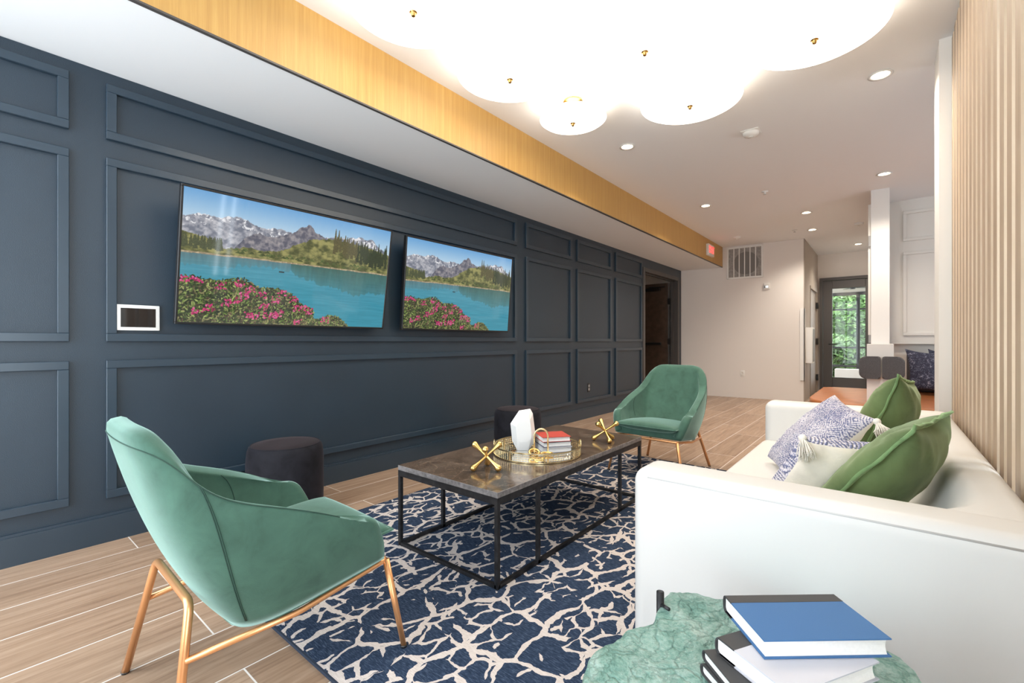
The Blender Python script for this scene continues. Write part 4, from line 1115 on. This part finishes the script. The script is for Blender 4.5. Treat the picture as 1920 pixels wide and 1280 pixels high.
book('hardcover_book', 'blue clothbound book with black spine on top of the stack', (-.116, .962, SZ + .0705), math.atan2(.140, .163), .214, .132, .031, 'bluebook', 'blackbook', .024, group=GS)

# ------------------------------------------------------------------ banquette in the booth
bq = thing('banquette_bench', 'cognac leather banquette bench with rounded end in the booth', 'bench', (0, 0, 0))
def rrect(x0, x1, y0, y1, r, n=8):
    P = []
    for cx, cy, a0, rad in ((x1 - .02, y1 - .02, 0, .02), (x0 + .1, y1 - .1, PI / 2, .1), (x0 + r, y0 + r, PI, r), (x1 - .02, y0 + .02, 1.5 * PI, .02)):
        for k in range(n + 1):
            a = a0 + PI / 2 * k / n; P.append((cx + rad * math.cos(a), cy + rad * math.sin(a)))
    return P
bm = new(); prism(bm, rrect(-.63, 2.6, 5.42, 7.34, .40), .12, .40)
bmesh.ops.bevel(bm, geom=[e for e in bm.edges if abs(e.verts[0].co.z - e.verts[1].co.z) < 1e-4], offset=.03, segments=4, profile=.5, affect='EDGES')
obj('seat', bm, 'bench', bq, True, auto=50)
bm = new(); prism(bm, rrect(-.55, 2.55, 5.52, 7.33, .36), 0, .125); obj('plinth', bm, 'dgrey', bq)
en = thing('booth_end_wall', 'pale beige end panel of the booth behind the grey cushions', 'panel', (0, 0, .4))
bx('panel', -.142, .063, 5.70, 6.4, 0.0005, .575, 'beige', en)
bx('post_block', -.12, .03, 6.4, 7.2, 0.0005, .572, 'beige', en)
GC = 'grey booth head cushions'
hc = thing('head_cushion', 'grey rounded head cushion nearer the glass door', 'cushion', (-.118, 5.66, .637), group=GC)
bm = new(); prism(bm, [(x, z) for x, z in [(.084 * 1.0, .0)]] if False else [], 0, 0) if False else None
def padmesh(left):
    bm = new(); P = []; w_, h_ = .083, .109; 
    rs_ = [(w_, h_, 0, .02 if left else .055), (-w_, h_, PI / 2, .055 if left else .02), (-w_, -h_, PI, .055 if left else .02), (w_, -h_, 1.5 * PI, .02 if left else .055)]
    for cx, cz, a0, rad in rs_:
        for k in range(9):
            a = a0 + PI / 2 * k / 8; P.append((cx - math.copysign(rad, cx) + rad * math.cos(a), cz - math.copysign(rad, cz) + rad * math.sin(a)))
    A = [bm.verts.new((x, -.038, z + .109)) for x, z in P]; B = [bm.verts.new((x, .038, z + .109)) for x, z in P]; n_ = len(P)
    bm.faces.new(A); bm.faces.new(B[::-1])
    for i in range(n_): bm.faces.new((A[i], B[i], B[(i + 1) % n_], A[(i + 1) % n_]))
    bmesh.ops.bevel(bm, geom=[e for e in bm.edges if abs(e.verts[0].co.y - e.verts[1].co.y) < 1e-5], offset=.016, segments=3, profile=.5, affect='EDGES')
    return bm
obj('pad', padmesh(True), 'greyfabric', hc, True, auto=50)
bx('mount', -.02, .02, .036, .0395, .08, .14, 'blackmetal', hc)
hc2 = thing('head_cushion', 'grey rounded head cushion nearer the navy pillows', 'cushion', (.060, 5.66, .637), group=GC)
obj('pad', padmesh(False), 'greyfabric', hc2, True, auto=50); bx('mount', -.075, -.035, .036, .0395, .08, .14, 'blackmetal', hc2)
bp = thing('bench_bolster', 'long charcoal backrest cushion behind the navy pillows', 'cushion', (1.2, 7.30, .4))
bm = new(); box(bm, -1.0, 1.2, -.09, .055, .005, .46, .03, 4); obj('pad', bm, 'greyfabric', bp, True, auto=50)
GN = 'navy speckled pillows in the booth'
pillow('booth_pillow', 'navy speckled pillow in front on the booth bench', (.395, 6.90, .665), (.42, -.05, -.03), (-.02, .15, .47), .07, 'navyfab', 'navyfab', None, GN, seed=21, pinch=.15)
pillow('booth_pillow', 'navy speckled pillow half hidden behind the other on the booth bench', (.57, 7.08, .66), (.40, .03, -.05), (.02, .10, .46), .05, 'navyfab', 'navyfab', None, GN, seed=23, pinch=.15)

# ------------------------------------------------------------------ outside planting
def shrub(name, label, x, y, r, h, n, seed, cat='tree', trunk=0, group=None):
    rd = random.Random(seed); t = thing(name, label, cat, (x, y, -.05), group='trees and shrubs beyond the glass door')
    bm = new()
    for i in range(n):
        th = rd.random() * 2 * PI; cz = rd.uniform(-1, 1); rr_ = rd.random() ** .4; s_ = math.sqrt(1 - cz * cz)
        p = Vector((r * rr_ * s_ * math.cos(th), r * rr_ * s_ * math.sin(th), trunk + h / 2 + h / 2 * rr_ * cz))
        a = Vector((rd.gauss(0, 1), rd.gauss(0, 1), rd.gauss(0, 1))).normalized(); b_ = a.orthogonal().normalized(); L = rd.uniform(.04, .085) * (1 + .15 * r)
        vs = [bm.verts.new(p + a * L), bm.verts.new(p + b_ * L * .45), bm.verts.new(p - a * L), bm.verts.new(p - b_ * L * .45)]; bm.faces.new(vs)
    obj('crown', bm, 'leaf', t)
    bm = new(); tube(bm, [(0, 0, 0), (.02, .01, trunk + h * .3), (0, 0, trunk + h * .7)], [.06 + .02 * r, .05, .02], 8); obj('trunk', bm, 'bark', t, True)
GT = 'trees beyond the glass door'
shrub('leafy_shrub', 'round green shrub low outside the glass door', -1.15, 16.6, .8, 1.25, 7000, 1, 'shrub')
shrub('leafy_shrub', 'green shrub outside, right behind the window bar', .75, 17.2, .9, 1.5, 7000, 2, 'shrub')
shrub('leafy_tree', 'bright green tree outside the entry, middle of the glass', -1.0, 20.0, 1.5, 2.6, 13000, 3, 'tree', .5)
shrub('leafy_tree', 'tall green tree outside behind the window bar', 1.9, 22.6, 1.4, 3.4, 13000, 4, 'tree', .6)
shrub('leafy_tree', 'green tree outside at the edge of the glass by the door frame', -3.9, 23.5, 1.45, 3.2, 12000, 5, 'tree', .5)

# ------------------------------------------------------------------ world and view
w = bpy.data.worlds.new('daylight'); scene.world = w; w.use_nodes = True
bgn = w.node_tree.nodes['Background']; bgn.inputs[0].default_value = (.86, .94, 1.0, 1); bgn.inputs[1].default_value = 5.6
vs_ = scene.view_settings; vs_.view_transform = 'Standard'; vs_.look = 'None'; vs_.gamma = 1; vs_.use_curve_mapping = False; vs_.exposure = .64
scene.cycles.use_denoising = True
scene.cycles.max_bounces = 8; scene.cycles.diffuse_bounces = 5; scene.cycles.glossy_bounces = 4; scene.cycles.transparent_max_bounces = 12
scene.cycles.sample_clamp_indirect = 8
scene.cycles.caustics_reflective = False; scene.cycles.caustics_refractive = False
